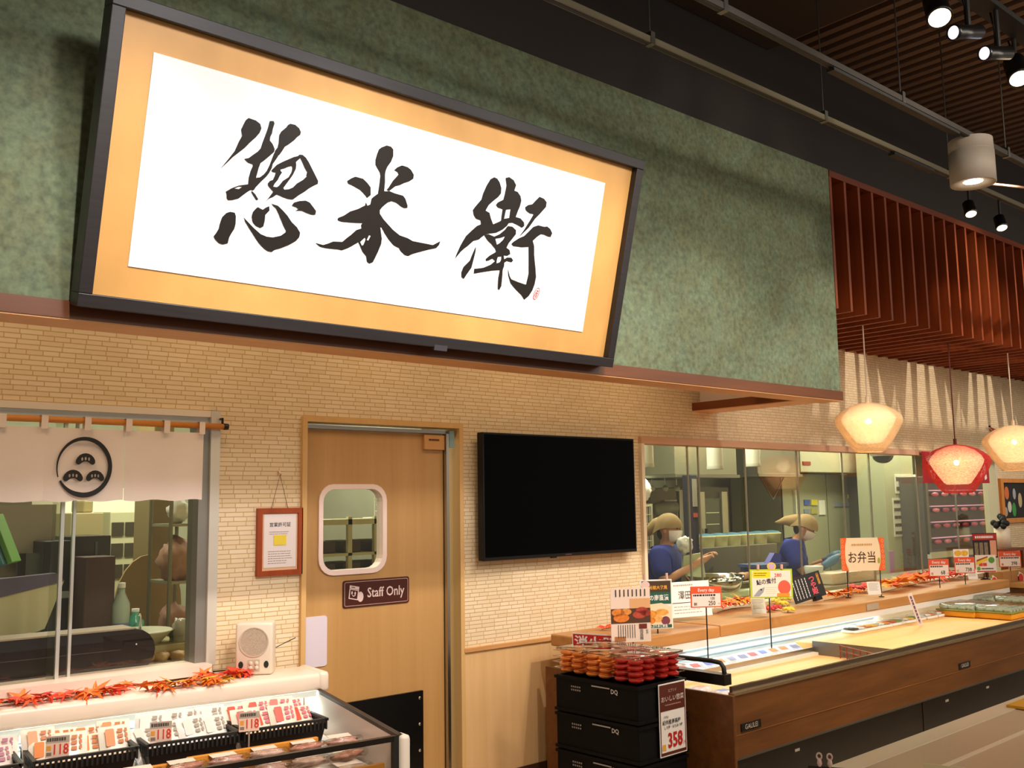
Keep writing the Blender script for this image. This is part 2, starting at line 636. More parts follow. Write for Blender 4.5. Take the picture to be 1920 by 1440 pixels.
STROKES=[[[[(530,762),(559,760),(578,752),(585,737),(580,719),(567,699),(546,674),(530,652),(509,630),(488,608),(472,587),(445,554),(458,574),(477,605),(493,632),(504,668),(514,692),(507,713),(513,732),(520,751)]],[[(614,771),(629,775),(634,767),(630,745),(629,728),(624,714),(624,701),(637,691),(648,674),(647,663),(631,644),(610,621),(598,610),(569,600),(551,601),(533,612),(550,619),(564,633),(582,650),(592,664),(597,689),(603,713),(610,741)]],[[(568,603),(599,612),(594,591),(589,557),(593,542),(598,532),(587,508),(582,505),(574,505),(561,495),(545,479),(531,465),(509,455),(492,451),(485,457),(483,472),(478,480),(499,497),(525,512),(561,524),(560,547),(564,574),(570,594)],[(510,498),(525,508),(539,510),(527,499)]],[[(659,681),(673,671),(667,658),(664,648),(654,629),(648,618),(646,602),(638,582),(628,565),(609,542),(590,516),(583,522),(589,542),(591,555),(603,558),(617,572),(627,587),(636,612),(644,643),(648,659)]],[[(578,503),(593,494),(608,478),(606,473),(600,473),(584,490),(577,498)]],[[(697,781),(718,782),(736,773),(745,761),(744,750),(731,737),(722,724),(702,704),(687,691),(679,674),(669,656),(663,651),(649,667),(659,683),(661,700),(659,730),(665,744),(683,764),(688,774)]],[[(645,593),(664,618),(687,635),(729,662),(745,669),(751,676),(765,678),(779,671),(794,657),(816,630),(832,610),(845,594),(845,582),(829,572),(809,557),(794,542),(771,524),(748,502),(727,501),(705,504),(680,509),(665,496),(650,487),(636,470),(652,496),(664,517),(643,532),(638,542),(644,553),(656,559),(663,579),(664,589),(652,588)],[(741,645),(757,664),(770,648),(781,631),(794,618),(791,604),(794,601),(779,584),(756,566),(742,548),(726,538),(708,533),(703,538),(718,564),(735,594),(744,619),(744,635)],[(681,604),(698,612),(710,620),(726,627),(730,622),(729,605),(719,583),(697,564),(683,542),(676,536),(661,535),(666,548),(676,563),(682,580),(690,595),(684,598)]],[[(505,411),(523,411),(529,399),(532,370),(529,351),(520,333),(514,318),(511,295),(492,288),(476,291),(461,302),(454,312),(462,325),(470,343),(471,359),(477,386),(491,404)]],[[(610,448),(631,442),(642,452),(655,460),(659,444),(644,424),(645,401),(642,380),(631,373),(611,378),(598,389),(591,407),(593,426),(603,441)]],[[(558,401),(578,387),(605,368),(636,350),(661,345),(686,346),(718,358),(737,375),(736,382),(720,403),(698,438),(683,458),(660,471),(690,468),(712,455),(736,437),(756,417),(780,402),(797,383),(796,365),(784,348),(756,328),(725,311),(701,301),(690,291),(673,291),(655,300),(628,320),(599,352),(571,382)]],[[(747,479),(754,492),(778,503),(803,509),(821,505),(839,490),(853,477),(852,463),(837,460),(814,463),(792,468),(763,462),(778,471),(765,477)]]],[[[(1131,797),(1152,797),(1165,788),(1169,762),(1162,737),(1148,713),(1143,696),(1142,679),(1147,650),(1149,614),(1161,615),(1173,619),(1200,615),(1243,613),(1256,603),(1271,578),(1272,567),(1256,563),(1240,567),(1214,578),(1190,580),(1172,570),(1150,548),(1141,534),(1143,520),(1162,502),(1187,485),(1216,466),(1253,449),(1294,444),(1322,436),(1367,436),(1427,436),(1463,459),(1459,441),(1447,426),(1408,413),(1356,393),(1327,381),(1309,370),(1290,372),(1268,385),(1258,396),(1230,403),(1201,424),(1180,444),(1160,465),(1154,466),(1161,444),(1169,420),(1169,398),(1159,364),(1149,337),(1141,318),(1125,310),(1113,316),(1106,338),(1085,354),(1071,375),(1061,388),(1041,374),(1015,356),(990,344),(972,345),(948,343),(913,341),(890,343),(868,355),(904,352),(926,362),(946,373),(987,378),(1004,396),(1022,412),(1043,435),(1066,446),(1062,459),(1067,467),(1015,460),(971,456),(953,459),(953,468),(979,483),(1004,504),(1038,520),(1068,540),(1070,553),(1080,541),(1092,548),(1094,572),(1103,582),(1121,598),(1122,634),(1121,670),(1116,683),(1091,709),(1088,730),(1092,755),(1097,773),(1108,784)],[(1069,391),(1088,412),(1093,406),(1085,381),(1079,378)],[(1098,403),(1107,426),(1114,423),(1106,403)]],[[(972,620),(988,633),(1006,644),(1043,643),(1066,630),(1083,616),(1088,585),(1073,571),(1057,584),(1034,597),(996,607),(977,610)]],[[(1182,707),(1195,721),(1217,734),(1245,733),(1264,725),(1281,708),(1281,692),(1263,677),(1239,665),(1219,652),(1199,644),(1173,619),(1158,620),(1167,632),(1183,663),(1206,694),(1200,702)]]],[[[(1705,785),(1724,782),(1740,769),(1754,747),(1757,723),(1744,704),(1719,681),(1697,659),(1684,632),(1708,626),(1721,602),(1738,580),(1772,599),(1791,614),(1861,635),(1891,634),(1916,620),(1920,604),(1908,593),(1881,601),(1847,606),(1826,600),(1818,586),(1795,565),(1761,545),(1720,534),(1696,524),(1669,499),(1640,488),(1614,462),(1596,447),(1579,430),(1553,394),(1559,417),(1574,459),(1596,503),(1626,535),(1648,557),(1669,568),(1664,584),(1637,587),(1622,600),(1613,621),(1623,637),(1652,675),(1657,704),(1671,743),(1686,772)]],[[(1770,795),(1790,803),(1818,795),(1837,776),(1831,750),(1852,748),(1872,733),(1881,714),(1878,688),(1869,662),(1861,631),(1825,622),(1825,664),(1799,657),(1796,617),(1780,606),(1779,633),(1779,655),(1750,658),(1738,668),(1746,680),(1776,698),(1780,728),(1782,765)]],[[(1823,587),(1850,589),(1875,577),(1878,559),(1861,535),(1843,511),(1834,489),(1854,482),(1862,464),(1846,454),(1825,452),(1830,436),(1845,446),(1872,449),(1885,438),(1876,428),(1848,430),(1834,420),(1836,405),(1831,388),(1834,359),(1837,313),(1828,293),(1818,298),(1812,348),(1814,383),(1772,375),(1706,357),(1669,346),(1667,368),(1718,380),(1756,400),(1779,420),(1762,428),(1742,416),(1728,411),(1723,420),(1743,439),(1777,461),(1769,474),(1744,491),(1721,502),(1696,524),(1721,532),(1754,527),(1783,543),(1810,568)],[(1762,518),(1791,527),(1815,538),(1808,522),(1790,503),(1776,494)],[(1791,440),(1812,446),(1814,431),(1807,418),(1789,411),(1789,428)]],[[(1659,469),(1661,445),(1657,412),(1651,370),(1631,339),(1618,316),(1604,321),(1599,342),(1606,367),(1636,400),(1647,435)]],[[(1986,752),(2016,748),(2035,735),(2035,713),(2002,673),(1979,648),(1948,600),(1895,545),(1923,587),(1952,639),(1966,667),(1941,666),(1917,675),(1909,688),(1923,701),(1949,710),(1970,735)]],[[(2004,622),(2042,621),(2061,626),(2083,617),(2098,600),(2091,581),(2073,581),(2049,585),(2029,584),(2006,567),(1985,545),(1998,523),(2006,482),(2027,421),(2038,383),(2036,349),(2027,317),(2010,289),(1986,268),(1965,288),(1927,308),(1889,333),(1868,368),(1859,400),(1877,365),(1890,352),(1931,345),(1983,339),(1990,390),(1977,456),(1965,514),(1922,505),(1872,503),(1859,511),(1869,522),(1898,543),(1928,559),(1952,584),(1975,609)]]]]

# ================================================================== THE SETTING
floor = MB().box(-4, 18, -8, 0, -0.05, 0).build('floor', mat('#b9a184', 0.4, var=0.05, scale=2))
tag(floor, 'beige shop floor', kind='structure')
kfloor = MB().box(-4, 18, 0.0, 3.2, -0.05, 0).build('floor_kitchen', mat('#8f8f80', 0.6))
tag(kfloor, 'grey kitchen floor behind the windows', kind='structure')

BRICK = brick_paper()
wall = MB()
wall.plate([[(-4, 0), (18, 0), (18, 5.2), (-4, 5.2)],
            rect(-0.6, 2.0, 0.885, 2.07), rect(2.515, 3.515, 0.004, 2.068), rect(5.115, 10.72, 0.83, 2.035)], 0.0, 0.12)
wall_back = wall.build('wall_back', BRICK)
tag(wall_back, 'cream wall papered with thin brick pattern above a tan dado', kind='structure')
MB().box(3.535, 4.9, -0.012, 0.0, 0.07, 0.775).build('dado_panel', wood('#d8ad76', '#e1b984', 'z', 7, 0.4), wall_back)
MB().box(3.535, 4.9, -0.026, 0.0, 0.775, 0.797).build('dado_rail', TRIMW, wall_back)
bb = MB().box(3.535, 4.9, -0.018, 0.0, 0.0, 0.07).build('baseboard_back', mat('#4a2c1c', 0.5))
tag(bb, 'dark brown skirting board under the tan dado', kind='structure')

# ceiling: dark ribbed steel deck, dark ducts
ceil = MB().box(-4, 18, -8, 3.4, 4.78, 4.86).build('ceiling', mat('#42332a', 0.7, var=0.1, scale=2))
tag(ceil, 'dark brown ribbed steel deck ceiling', kind='structure')
rib_me = MB().box(-0.03, 0.03, -8, -1.0, 4.745, 4.78).mesh('deck_rib', mat('#6e5646', 0.5))
x = 5.5
while x < 17:
    inst('deck_rib', rib_me, ceil, (x, 0, 0))
    x += 0.125
up = MB().box(-4, 16, -1.0, -0.9, 3.885, 4.78).build('wall_upper', DARKCEIL)
tag(up, 'dark brown wall strip above the green bulkhead', kind='structure')
d2 = MB().box(-4, 5.38, -4.6, -1.005, 4.6, 4.77).build('beam', mat('#33251f', 0.8))
tag(d2, 'wide dark boxed duct under the deck at the upper left', kind='structure')
d3 = MB().box(2, 12, -3.2, -2.85, 4.3, 4.55).build('beam', mat('#3a3530', 0.7))
tag(d3, 'slim dark beam over the spotlight cluster', kind='structure')

# green bulkhead with wooden under-trim, open behind
FY = -1.06
bulk = thing('bulkhead', 'green mottled bulkhead with wooden lower edge above the counters', 'bulkhead', (0, 0, 0), kind='structure')
del bulk['category']
MB().box(-4, 5.955, FY, FY + 0.15, 2.335, 3.885).build('front_panel', green_paper(), bulk)
MB().box(-4, 5.965, FY - 0.012, FY + 0.165, 2.274, 2.335).build('edge_board', wood('#5c3218', '#6b3c1e', 'x', 6, 0.35), bulk)
MB().box(-4, 5.96, FY - 0.008, FY + 0.16, 2.268, 2.274).build('under_board', wood('#d0935c', '#dca46c', 'x', 6, 0.4), bulk)
MB().box(5.80, 5.95, FY + 0.15, 0.0, 2.335, 3.885).build('return_panel', mat('#f3dcc8', 0.6), bulk)
MB().box(5.70, 5.955, FY + 0.16, 0.0, 2.278, 2.335).build('return_edge_board', wood('#6b3516', '#7c401c', 'y', 6, 0.35), bulk)
MB().box(5.705, 5.95, FY + 0.16, 0.0, 2.272, 2.278).build('return_under_board', wood('#d8a072', '#e2b080', 'y', 6, 0.4), bulk)
dl = MB()
dl.tube([(5.55, -0.62, 2.34), (5.55, -0.62, 2.40)], 0.055, 20)
dl.build('downlight_ring', BLACKM, bulk)

# ---- window_1: sliding serving window with the noren
w1 = thing('window_1', 'silver framed sliding serving window behind the white curtain', None, kind='structure')
fr = MB()
fr.box(-0.6, 2.03, -0.03, 0.10, 2.058, 2.088)
fr.build('head_rail', mat('#e7dccb', 0.4), w1)
MB().box(-0.6, 2.0, -0.012, 0.08, 2.026, 2.058).build('track_rail', ALU, w1)
MB().box(1.985, 2.032, -0.035, 0.10, 0.885, 2.088).build('jamb', mat('#d8d2c4', 0.35, 0.3), w1)
MB().box(1.935, 1.985, -0.02, 0.10, 0.885, 2.03).build('inner_jamb', mat('#8f8c84', 0.4, 0.5), w1)
MB().box(-0.6, 1.985, -0.10, 0.10, 0.855, 0.90).build('sill', mat('#eed2c2', 0.4), w1)
MB().box(-0.6, 1.34, 0.018, 0.024, 0.90, 2.03).build('pane', PANE, w1)
MB().box(1.30, 1.94, 0.042, 0.048, 0.90, 2.03).build('pane', PANE, w1)
MB().box(1.327, 1.342, 0.012, 0.03, 0.90, 2.03).build('stile', ALU, w1)
MB().box(1.385, 1.397, 0.036, 0.054, 0.90, 2.03).build('stile', ALU, w1)

# ---- door_1: staff swing door
TANF = wood('#cfa468', '#d8b074', 'z', 6, 0.45)
d = thing('door_1', 'tan wooden staff swing door with rounded window', None, kind='structure')
MB().plate([[(2.488, 0), (2.515, 0), (2.515, 2.062), (3.512, 2.062), (3.512, 0), (3.54, 0), (3.54, 2.088), (2.488, 2.088)]], -0.022, 0.12).build('door_frame', TANF, d)
dx0, dx1 = 2.524, 3.428
wx0, wx1, wz0, wz1 = 2.63, 3.01, 1.28, 1.715
MB().plate([rect(dx0, dx1, 0.01, 2.028), rrect(wx0, wx1, wz0, wz1, 0.075)], 0.03, 0.07).build('door_leaf', wood('#b68a52', '#c1965e', 'z', 5, 0.4), d)
MB().plate([rrect(wx0 - 0.022, wx1 + 0.022, wz0 - 0.022, wz1 + 0.022, 0.09), rrect(wx0 + 0.004, wx1 - 0.004, wz0 + 0.004, wz1 - 0.004, 0.07)], 0.018, 0.082).build('window_surround', mat('#f0d9cf', 0.35), d)
MB().plate([rrect(wx0, wx1, wz0, wz1, 0.075)], 0.05, 0.054).build('pane', PANE, d)
MB().box(3.432, 3.452, 0.0, 0.10, 0.0, 2.03).build('edge_strip', STEEL, d)
MB().box(dx0, 3.47, 0.02, 0.09, 2.03, 2.05).build('top_track', STEEL, d)
MB().box(3.455, 3.49, 0.0, 0.03, 1.95, 2.048).build('hinge_bracket', mat('#8fa6a0', 0.3, 0.7), d)
cp = MB().box(3.285, 3.43, 0.012, 0.03, 1.935, 2.02, 0.003).build('closer_plate', wood('#c48f55', '#cc9960', 'z', 5), d)
lines(cp, 3.315, 3.40, 1.985, 1.999, 1, mat('#4a2230', 0.6), 0.0105, fill=0.8)
MB().plate([rrect(dx0 - 0.02, 2.665, 0.80, 1.055, 0.015)], 0.024, 0.03).build('push_plate', mat('#d9cdd8', 0.4), d)
kp = MB().box(2.56, 3.27, 0.014, 0.03, 0.02, 0.597).build('kick_plate', mat('#050505', 0.35), d)
for z in (0.56, 0.42, 0.28):
    MB().sphere((3.245, 0.013, z), 0.009, 1, 0.5, 1, 10, 6).build('screw', CHROME, kp, True)

# ---- window_2: long frameless kitchen window
w2 = thing('window_2', 'long kitchen window of clear panes with a pale wooden head', None, kind='structure')
MB().box(5.095, 10.76, -0.03, 0.10, 2.02, 2.068).build('head_rail', wood('#c79a7a', '#d2a688', 'x', 6), w2)
MB().box(5.095, 5.125, -0.03, 0.10, 0.83, 2.02).build('jamb', mat('#e8d8bb', 0.5), w2)
MB().box(10.70, 10.74, -0.03, 0.10, 0.83, 2.02).build('jamb', mat('#cfc8b0', 0.5), w2)
MB().box(5.095, 10.76, -0.02, 0.10, 0.80, 0.84).build('sill', mat('#d8c9ac', 0.5), w2)
xs = [5.125] + [at(px, 950, 0.04).x for px in (1292, 1400, 1498, 1583, 1634, 1722, 1793)] + [10.70]
for i in range(len(xs) - 1):
    MB().box(xs[i] + 0.004, xs[i + 1] - 0.004, 0.035 + 0.02 * (i % 2), 0.041 + 0.02 * (i % 2), 0.84, 2.02).build('pane', PANE, w2)
    if i:
        MB().box(xs[i] - 0.005, xs[i] + 0.005, 0.034, 0.046, 0.84, 2.02).build('joint_strip', mat('#a39c8c', 0.3, 0.6), w2)
xx = at(1310, 950, 0.05).x
MB().box(xx - 0.005, xx + 0.005, 0.034, 0.046, 0.84, 2.02).build('joint_strip', mat('#a39c8c', 0.3, 0.6), w2)

# ---- kitchen shell behind the windows
kw = MB().box(-2, 17, 3.0, 3.1, 0, 2.8).build('wall_kitchen_back', mat('#adae94', 0.5, var=0.04, scale=2))
tag(kw, 'pale green kitchen back wall behind the windows', kind='structure')
kc = MB().box(-2, 17, 0.12, 3.1, 2.78, 2.86).build('ceiling_kitchen', mat('#b6b49a', 0.7))
tag(kc, 'pale kitchen ceiling', kind='structure')
kp1 = MB().box(3.9, 4.0, 0.9, 3.0, 0, 2.78).build('wall_kitchen_partition', mat('#9c9a86', 0.6, var=0.06, scale=3))
tag(kp1, 'grey partition wall inside the kitchen behind the door', kind='structure')

# ================================================================== BIG SIGN
_ang = math.atan2(0.26, 1.02)
sign = thing('hanging_sign_board', 'large tilted sign board with black brush calligraphy on white in gold and black frame', 'sign',
             (1.010, -1.12, 2.31), rot=(_ang, 0, 0))
SW, SH, FW = 2.62, 1.055, 0.047
GOLD = mat('#cf9c58', 0.45, var=0.09, scale=5, stretch=(1, 1, 0.6))
MB().box(0.02, SW - 0.02, 0.0, 0.02, 0.02, SH - 0.02).build('gold_board', GOLD, sign)
MB().box(0.163, 2.397, -0.004, 0.0, 0.158, 0.898).build('white_paper', mat('#f6f3f2', 0.6), sign)
FRM = mat('#231f20', 0.42, var=0.25, scale=60, stretch=(0.05, 1, 1))
for nm, a in (('frame_rail', (0, SW, -0.035, 0.05, SH - FW, SH)), ('frame_rail', (0, SW, -0.035, 0.05, 0, FW)),
              ('frame_stile', (0, FW, -0.035, 0.05, FW, SH - FW)), ('frame_stile', (SW - FW, SW, -0.035, 0.05, FW, SH - FW))):
    MB().box(*a, 0.003).build(nm, FRM, sign)
MB().box(1.49, 1.56, -0.036, -0.02, -0.012, 0.012).build('bottom_bracket', mat('#3c3a3f', 0.4), sign)
for nm, strokes in zip(('calligraphy_character', 'calligraphy_character', 'calligraphy_character'), STROKES):
    mb = MB()
    for k, polys in enumerate(strokes):
        mb.plate([[(u / 1000, v / 1000) for u, v in pl] for pl in polys], -0.006 - 0.0001 * k, None)
    mb.build(nm, mat('#1d1815', 0.3), sign)
seal = MB()
SR = math.cos(R(-18)), math.sin(R(-18))
def _sl(pts):
    return [(2.056 + x * SR[0] - z * SR[1], 0.306 + x * SR[1] + z * SR[0]) for x, z in pts]
seal.plate([_sl(ellipse(0, 0, 0.0155, 0.031, 20)), _sl(ellipse(0, 0, 0.0125, 0.0275, 20))], -0.006, None)
for x0, x1, z0, z1 in ((-0.008, 0.008, 0.012, 0.015), (-0.008, 0.009, 0.001, 0.004), (-0.001, 0.002, -0.022, 0.02), (-0.008, -0.005, -0.018, 0.0), (0.004, 0.007, -0.018, -0.004)):
    seal.plate([_sl(rect(x0, x1, z0, z1))], -0.006, None)
seal.build('red_seal', mat('#c62f34', 0.5), sign)

# ================================================================== THINGS ON THE WALL
# noren curtain and its rod
NY = -0.06
rod = MB().tube([(-0.7, NY, 2.012), (2.035, NY, 2.012)], 0.014, 12).build('curtain_rod', wood('#c47a30', '#d48a3c', 'x', 8), None, True)
tag(rod, 'orange wooden rod carrying the white serving window curtain', 'rod')
MB().tube([(2.035, NY, 2.012), (2.058, NY, 2.012)], 0.0155, 12).build('end_cap', BLACK, rod, True)
MB().tube([(2.03, NY, 2.02), (2.03, NY, 2.05), (2.03, -0.02, 2.05)], 0.006, 8).build('rod_hook', BLACK, rod)
noren = thing('noren_curtain', 'short white shop curtain with black circle crest over the serving window', 'curtain', (1.0, NY, 1.66))
CLOTH = mat('#ecdccf', 0.85, var=0.03, scale=4)
edges = [at(px, 870, NY).x for px in (0, 82, 233, 381)]
edges = [edges[0] - 0.9, edges[0] - 0.35] + edges[1:]
for i in range(len(edges) - 1):
    bm = MB()
    nx, nz = 14, 6
    grid = []
    for a in range(nx + 1):
        col = []
        for bz in range(nz + 1):
            xx = edges[i] + 0.0003 + (edges[i + 1] - edges[i] - 0.0006) * a / nx - 1.0
            zz = 0.318 * bz / nz + 0.004 * math.sin(a * 0.9 + i) * (1 - bz / nz)
            yy = 0.006 * math.sin(a * 0.75 + i * 1.3) * (1 - 0.7 * bz / nz)
            col.append(bm.bm.verts.new((xx, yy, zz)))
        grid.append(col)
    for a in range(nx):
        for bz in range(nz):
            bm.bm.faces.new((grid[a][bz], grid[a + 1][bz], grid[a + 1][bz + 1], grid[a][bz + 1]))
    bm.build('cloth_panel', CLOTH, noren, True)
for px in (3, 82, 163, 240, 311, 377):
    xx = at(px, 800, NY).x - 1.0
    t = MB()
    t.quad((xx - 0.014, -0.016, 0.31), (xx + 0.014, -0.016, 0.31), (xx + 0.014, -0.017, 0.368), (xx - 0.014, -0.017, 0.368))
    t.quad((xx - 0.014, -0.017, 0.368), (xx + 0.014, -0.017, 0.368), (xx + 0.014, 0.016, 0.37), (xx - 0.014, 0.016, 0.37))
    t.quad((xx - 0.014, 0.016, 0.31), (xx + 0.014, 0.016, 0.31), (xx + 0.014, 0.016, 0.37), (xx - 0.014, 0.016, 0.37))
    t.build('hanging_loop', CLOTH, noren)
# crest: an open brush ring round three half-moon fans
cc = at(157, 876, NY)
ccx, ccz = cc.x - 1.0, cc.z - 1.66
crx, crz = 0.118, 0.133
ring = MB()
N = 60
prev = None
for k in range(N + 1):
    a = R(-152 + 352 * k / N)
    wdt = 0.020 if k < N * 0.55 else 0.020 - 0.015 * (k - N * 0.55) / (N * 0.45)
    wdt = min(wdt, 0.006 + 0.0012 * k + 0.004)
    po = (ccx + (crx) * math.cos(a), -0.0125, ccz + (crz) * math.sin(a))
    pi_ = (ccx + (crx - wdt * 0.9) * math.cos(a), -0.0125, ccz + (crz - wdt * 1.1) * math.sin(a))
    cur = (ring.bm.verts.new(po), ring.bm.verts.new(pi_))
    if prev:
        ring.bm.faces.new((prev[0], cur[0], cur[1], prev[1]))
    prev = cur
ring.build('crest_ring', INK, noren)
for fx, fz, s in ((0.003, 0.030, 1.0), (-0.047, -0.043, 1.0), (0.046, -0.043, 0.94)):
    half = [(0, .74), (.3, .69), (.6, .53), (.84, .26), (.98, -.04), (.97, -.28), (.85, -.43), (.66, -.47), (.5, -.38), (.33, -.22), (.15, -.14), (0, -.12)]
    u_ = 0.042 * s
    p = [(ccx + fx + a * u_, ccz + fz + b * u_) for a, b in half] + [(ccx + fx - a * u_, ccz + fz + b * u_) for a, b in reversed(half[1:-1])]
    holes = [ellipse(ccx + fx + k * 0.34 * u_, ccz + fz + (0.17 - 0.05 * abs(k)) * u_, 0.1 * u_, 0.19 * u_, 8) for k in (-1, 0, 1)]
    MB().plate([p] + holes, -0.0125, None).build('crest_fan', INK, noren)

# licence frame on its hook
x0, x1, z0, z1 = wallrect(at(483, 953, -0.015), at(566, 1076, -0.015))
lf = thing('framed_licence', 'small red-brown framed licence hanging beside the door', 'picture frame', ((x0 + x1) / 2, 0, z0))
w, h = (x1 - x0) / 2, z1 - z0
FRW = wood('#8c3a18', '#a34820', 'z', 8, 0.35)
MB().plate([rect(-w, w, 0, h), rect(-w + 0.026, w - 0.026, 0.026, h - 0.026)], -0.022, 0.0).build('frame', FRW, lf)
MB().box(-w + 0.02, w - 0.02, -0.012, -0.006, 0.02, h - 0.02).build('mount', mat('#e2b78a', 0.6), lf)
lp = MB().box(-w + 0.036, w - 0.036, -0.0145, -0.012, 0.04, h - 0.032).build('paper', mat('#e6d9d4', 0.7), lf)
txt('営業許可証', 0.024, INK, lf, 0, h - 0.085, -0.0155, 0.004)
lines(lf, -0.06, 0.05, h - 0.135, h - 0.115, 2, mat('#6d5a55', 0.6), -0.0155, fill=0.22)
lines(lf, -0.065, 0.07, 0.055, 0.125, 6, mat('#6d5a55', 0.6), -0.0155, fill=0.2)
MB().box(-0.035, 0.034, -0.0175, -0.015, 0.15, 0.2).build('yellow_note', mat('#e8cf3c', 0.6), lf)
hk = at(525, 890, -0.012)
hx, hz = hk.x - (x0 + x1) / 2, hk.z - z0
MB().tube([(-0.045, -0.008, h), (hx, -0.012, hz), (0.045, -0.008, h)], 0.0016, 6).build('cord', mat('#5a3a1c', 0.7), lf)
hook = MB().tube([(0, 0, 0.018), (0, -0.006, 0.014), (0, -0.02, 0.0), (0, -0.022, 0.008)], 0.0045, 8).build('wall_hook', mat('#f0d8c8', 0.4), None, True, (hk.x, 0, hk.z))
tag(hook, 'small white wall hook above the framed licence', 'hook')

# staff only sign on the door leaf
x0, x1, z0, z1 = wallrect(at(643, 1094, 0.025), at(767, 1125, 0.025))
z0, z1 = z0 - 0.013, z1 + 0.013
sg = thing('staff_door_sign', 'dark brown Staff Only plate with white lettering on the tan door', 'sign', ((x0 + x1) / 2, 0.03, (z0 + z1) / 2))
w, h = (x1 - x0) / 2, (z1 - z0) / 2
BRN = mat('#43190f', 0.35)
MB().plate([rrect(-w, w, -h, h, 0.014)], -0.006, 0.0).build('plate', BRN, sg)
LT = mat('#d9c0ba', 0.5)
MB().plate([rrect(-w + 0.008, w - 0.008, -h + 0.008, h - 0.008, 0.011), rrect(-w + 0.0115, w - 0.0115, -h + 0.0115, h - 0.0115, 0.008)], -0.0068, None).build('border_line', mat('#b08a80', 0.5), sg)
txt('Staff Only', 0.072, LT, sg, 0.058, -0.002, -0.007, 0.012, sx=0.84)
ic = MB()
def _q(pts):
    return [(-0.142 + x * 0.97 + z * 0.12, 0.002 - x * 0.2 + z) for x, z in pts]
ic.plate([_q(rect(-0.034, 0.026, 0.022, 0.038)), _q(rect(-0.024, 0.0, 0.028, 0.032))], -0.007, None)
ic.plate([_q(rect(-0.034, 0.026, -0.032, 0.02)), _q(rect(-0.028, 0.02, -0.027, 0.016))], -0.007, None)
ic.plate([_q(ellipse(-0.016, 0.001, 0.005, 0.009, 10))], -0.007, None)
ic.plate([_q(ellipse(0.004, 0.001, 0.005, 0.009, 10))], -0.007, None)
ic.plate([_q([(-0.014, -0.012), (-0.004, -0.018), (0.008, -0.01), (0.006, -0.006), (-0.004, -0.013), (-0.012, -0.008)])], -0.007, None)
ic.plate([ellipse(-0.105, -0.018, 0.019, 0.027, 16)], -0.0072, None)
ic.build('pictogram', LT, sg)

# television
x0, x1, z0, z1 = wallrect(at(905, 810, -0.09), at(1195, 1034, -0.09))
tv = thing('wall_television', 'large black flat television mounted on the brick-paper wall', 'television', ((x0 + x1) / 2, 0, z0))
w, h = (x1 - x0) / 2, z1 - z0
MB().box(-w, w, -0.088, -0.035, 0, h, 0.004).build('cabinet', mat('#0a0909', 0.4, spec=0.3), tv)
MB().box(-w + 0.012, w - 0.012, -0.0895, -0.087, 0.02, h - 0.012).build('screen', mat('#010101', 0.06, spec=0.08), tv)
MB().box(-0.3, 0.3, -0.035, 0.0, h * 0.3, h * 0.75).build('wall_bracket', BLACKM, tv)
patch(tv, 'maker_mark', -0.005, 0.05, 0.007, 0.013, mat('#5a3a3a', 0.4), -0.0905)
MB().box(-0.11, -0.07, -0.08, -0.06, -0.008, 0.0).build('sensor_bar', BLACK, tv)

# red banner over the far end of the kitchen window
x0, x1, z0, z1 = wallrect(at(1727, 846, -0.05), at(1855, 906, -0.05))
bn = thing('red_banner', 'red banner with white brush marks behind the red pendant lamp', 'banner', ((x0 + x1) / 2, -0.05, z0))
w, h = (x1 - x0) / 2, z1 - z0
MB().box(-w, w, -0.004, 0.0, 0, h).build('cloth', mat('#a81c2a', 0.7), bn)
mk = MB()
for pl in ([(-0.66, 0.24), (-0.54, 0.3), (-0.52, 0.27), (-0.58, 0.17)], [(-0.57, 0.12), (-0.545, 0.13), (-0.52, 0.04), (-0.545, 0.05)],
           [(-0.5, 0.09), (-0.48, 0.09), (-0.49, 0.02), (-0.51, 0.03)], [(-0.45, 0.2), (-0.4, 0.22), (-0.41, 0.14), (-0.45, 0.15)],
           [(0.58, 0.16), (0.63, 0.2), (0.66, 0.05), (0.61, 0.03)], [(0.5, 0.08), (0.58, 0.16), (0.56, 0.09), (0.52, 0.05)],
           [(0.4, 0.18), (0.5, 0.25), (0.49, 0.2), (0.42, 0.14)]):
    mk.plate([pl], -0.005, None)
mk.build('white_marks', mat('#f0e4dc', 0.6), bn)

# framed food picture right of the kitchen window
x0, x1, z0, z1 = wallrect(at(1874, 897, -0.02), at(1935, 978, -0.02))
af = thing('framed_food_picture', 'orange wood framed picture of vegetables on black by the kitchen window', 'picture frame', ((x0 + x1) / 2, 0, z0))
w, h = (x1 - x0) / 2, z1 - z0
MB().plate([rect(-w, w, 0, h), rect(-w + 0.07, w - 0.07, 0.05, h - 0.045)], -0.03, 0).build('frame', wood('#c98035', '#d88f40', 'z', 6), af)
MB().box(-w + 0.06, w - 0.06, -0.012, -0.006, 0.04, h - 0.04).build('black_ground', mat('#1c1a1a', 0.6), af)
for pl, c in ((ellipse(-w + 0.17, 0.32, 0.055, 0.07), '#d8743c'), (ellipse(-w + 0.33, 0.14, 0.05, 0.075), '#3c9a4a'), (ellipse(-w + 0.22, 0.17, 0.05, 0.06), '#d8d4cc'),
              (ellipse(-w + 0.12, 0.12, 0.04, 0.05), '#b8a898'), (ellipse(-w + 0.36, 0.31, 0.04, 0.06), '#a9b0b4'), (ellipse(-w + 0.5, 0.24, 0.05, 0.08), '#c8b488')):
    MB().plate([pl], -0.0135, None).build('painted_vegetable', mat(c, 0.6), af)

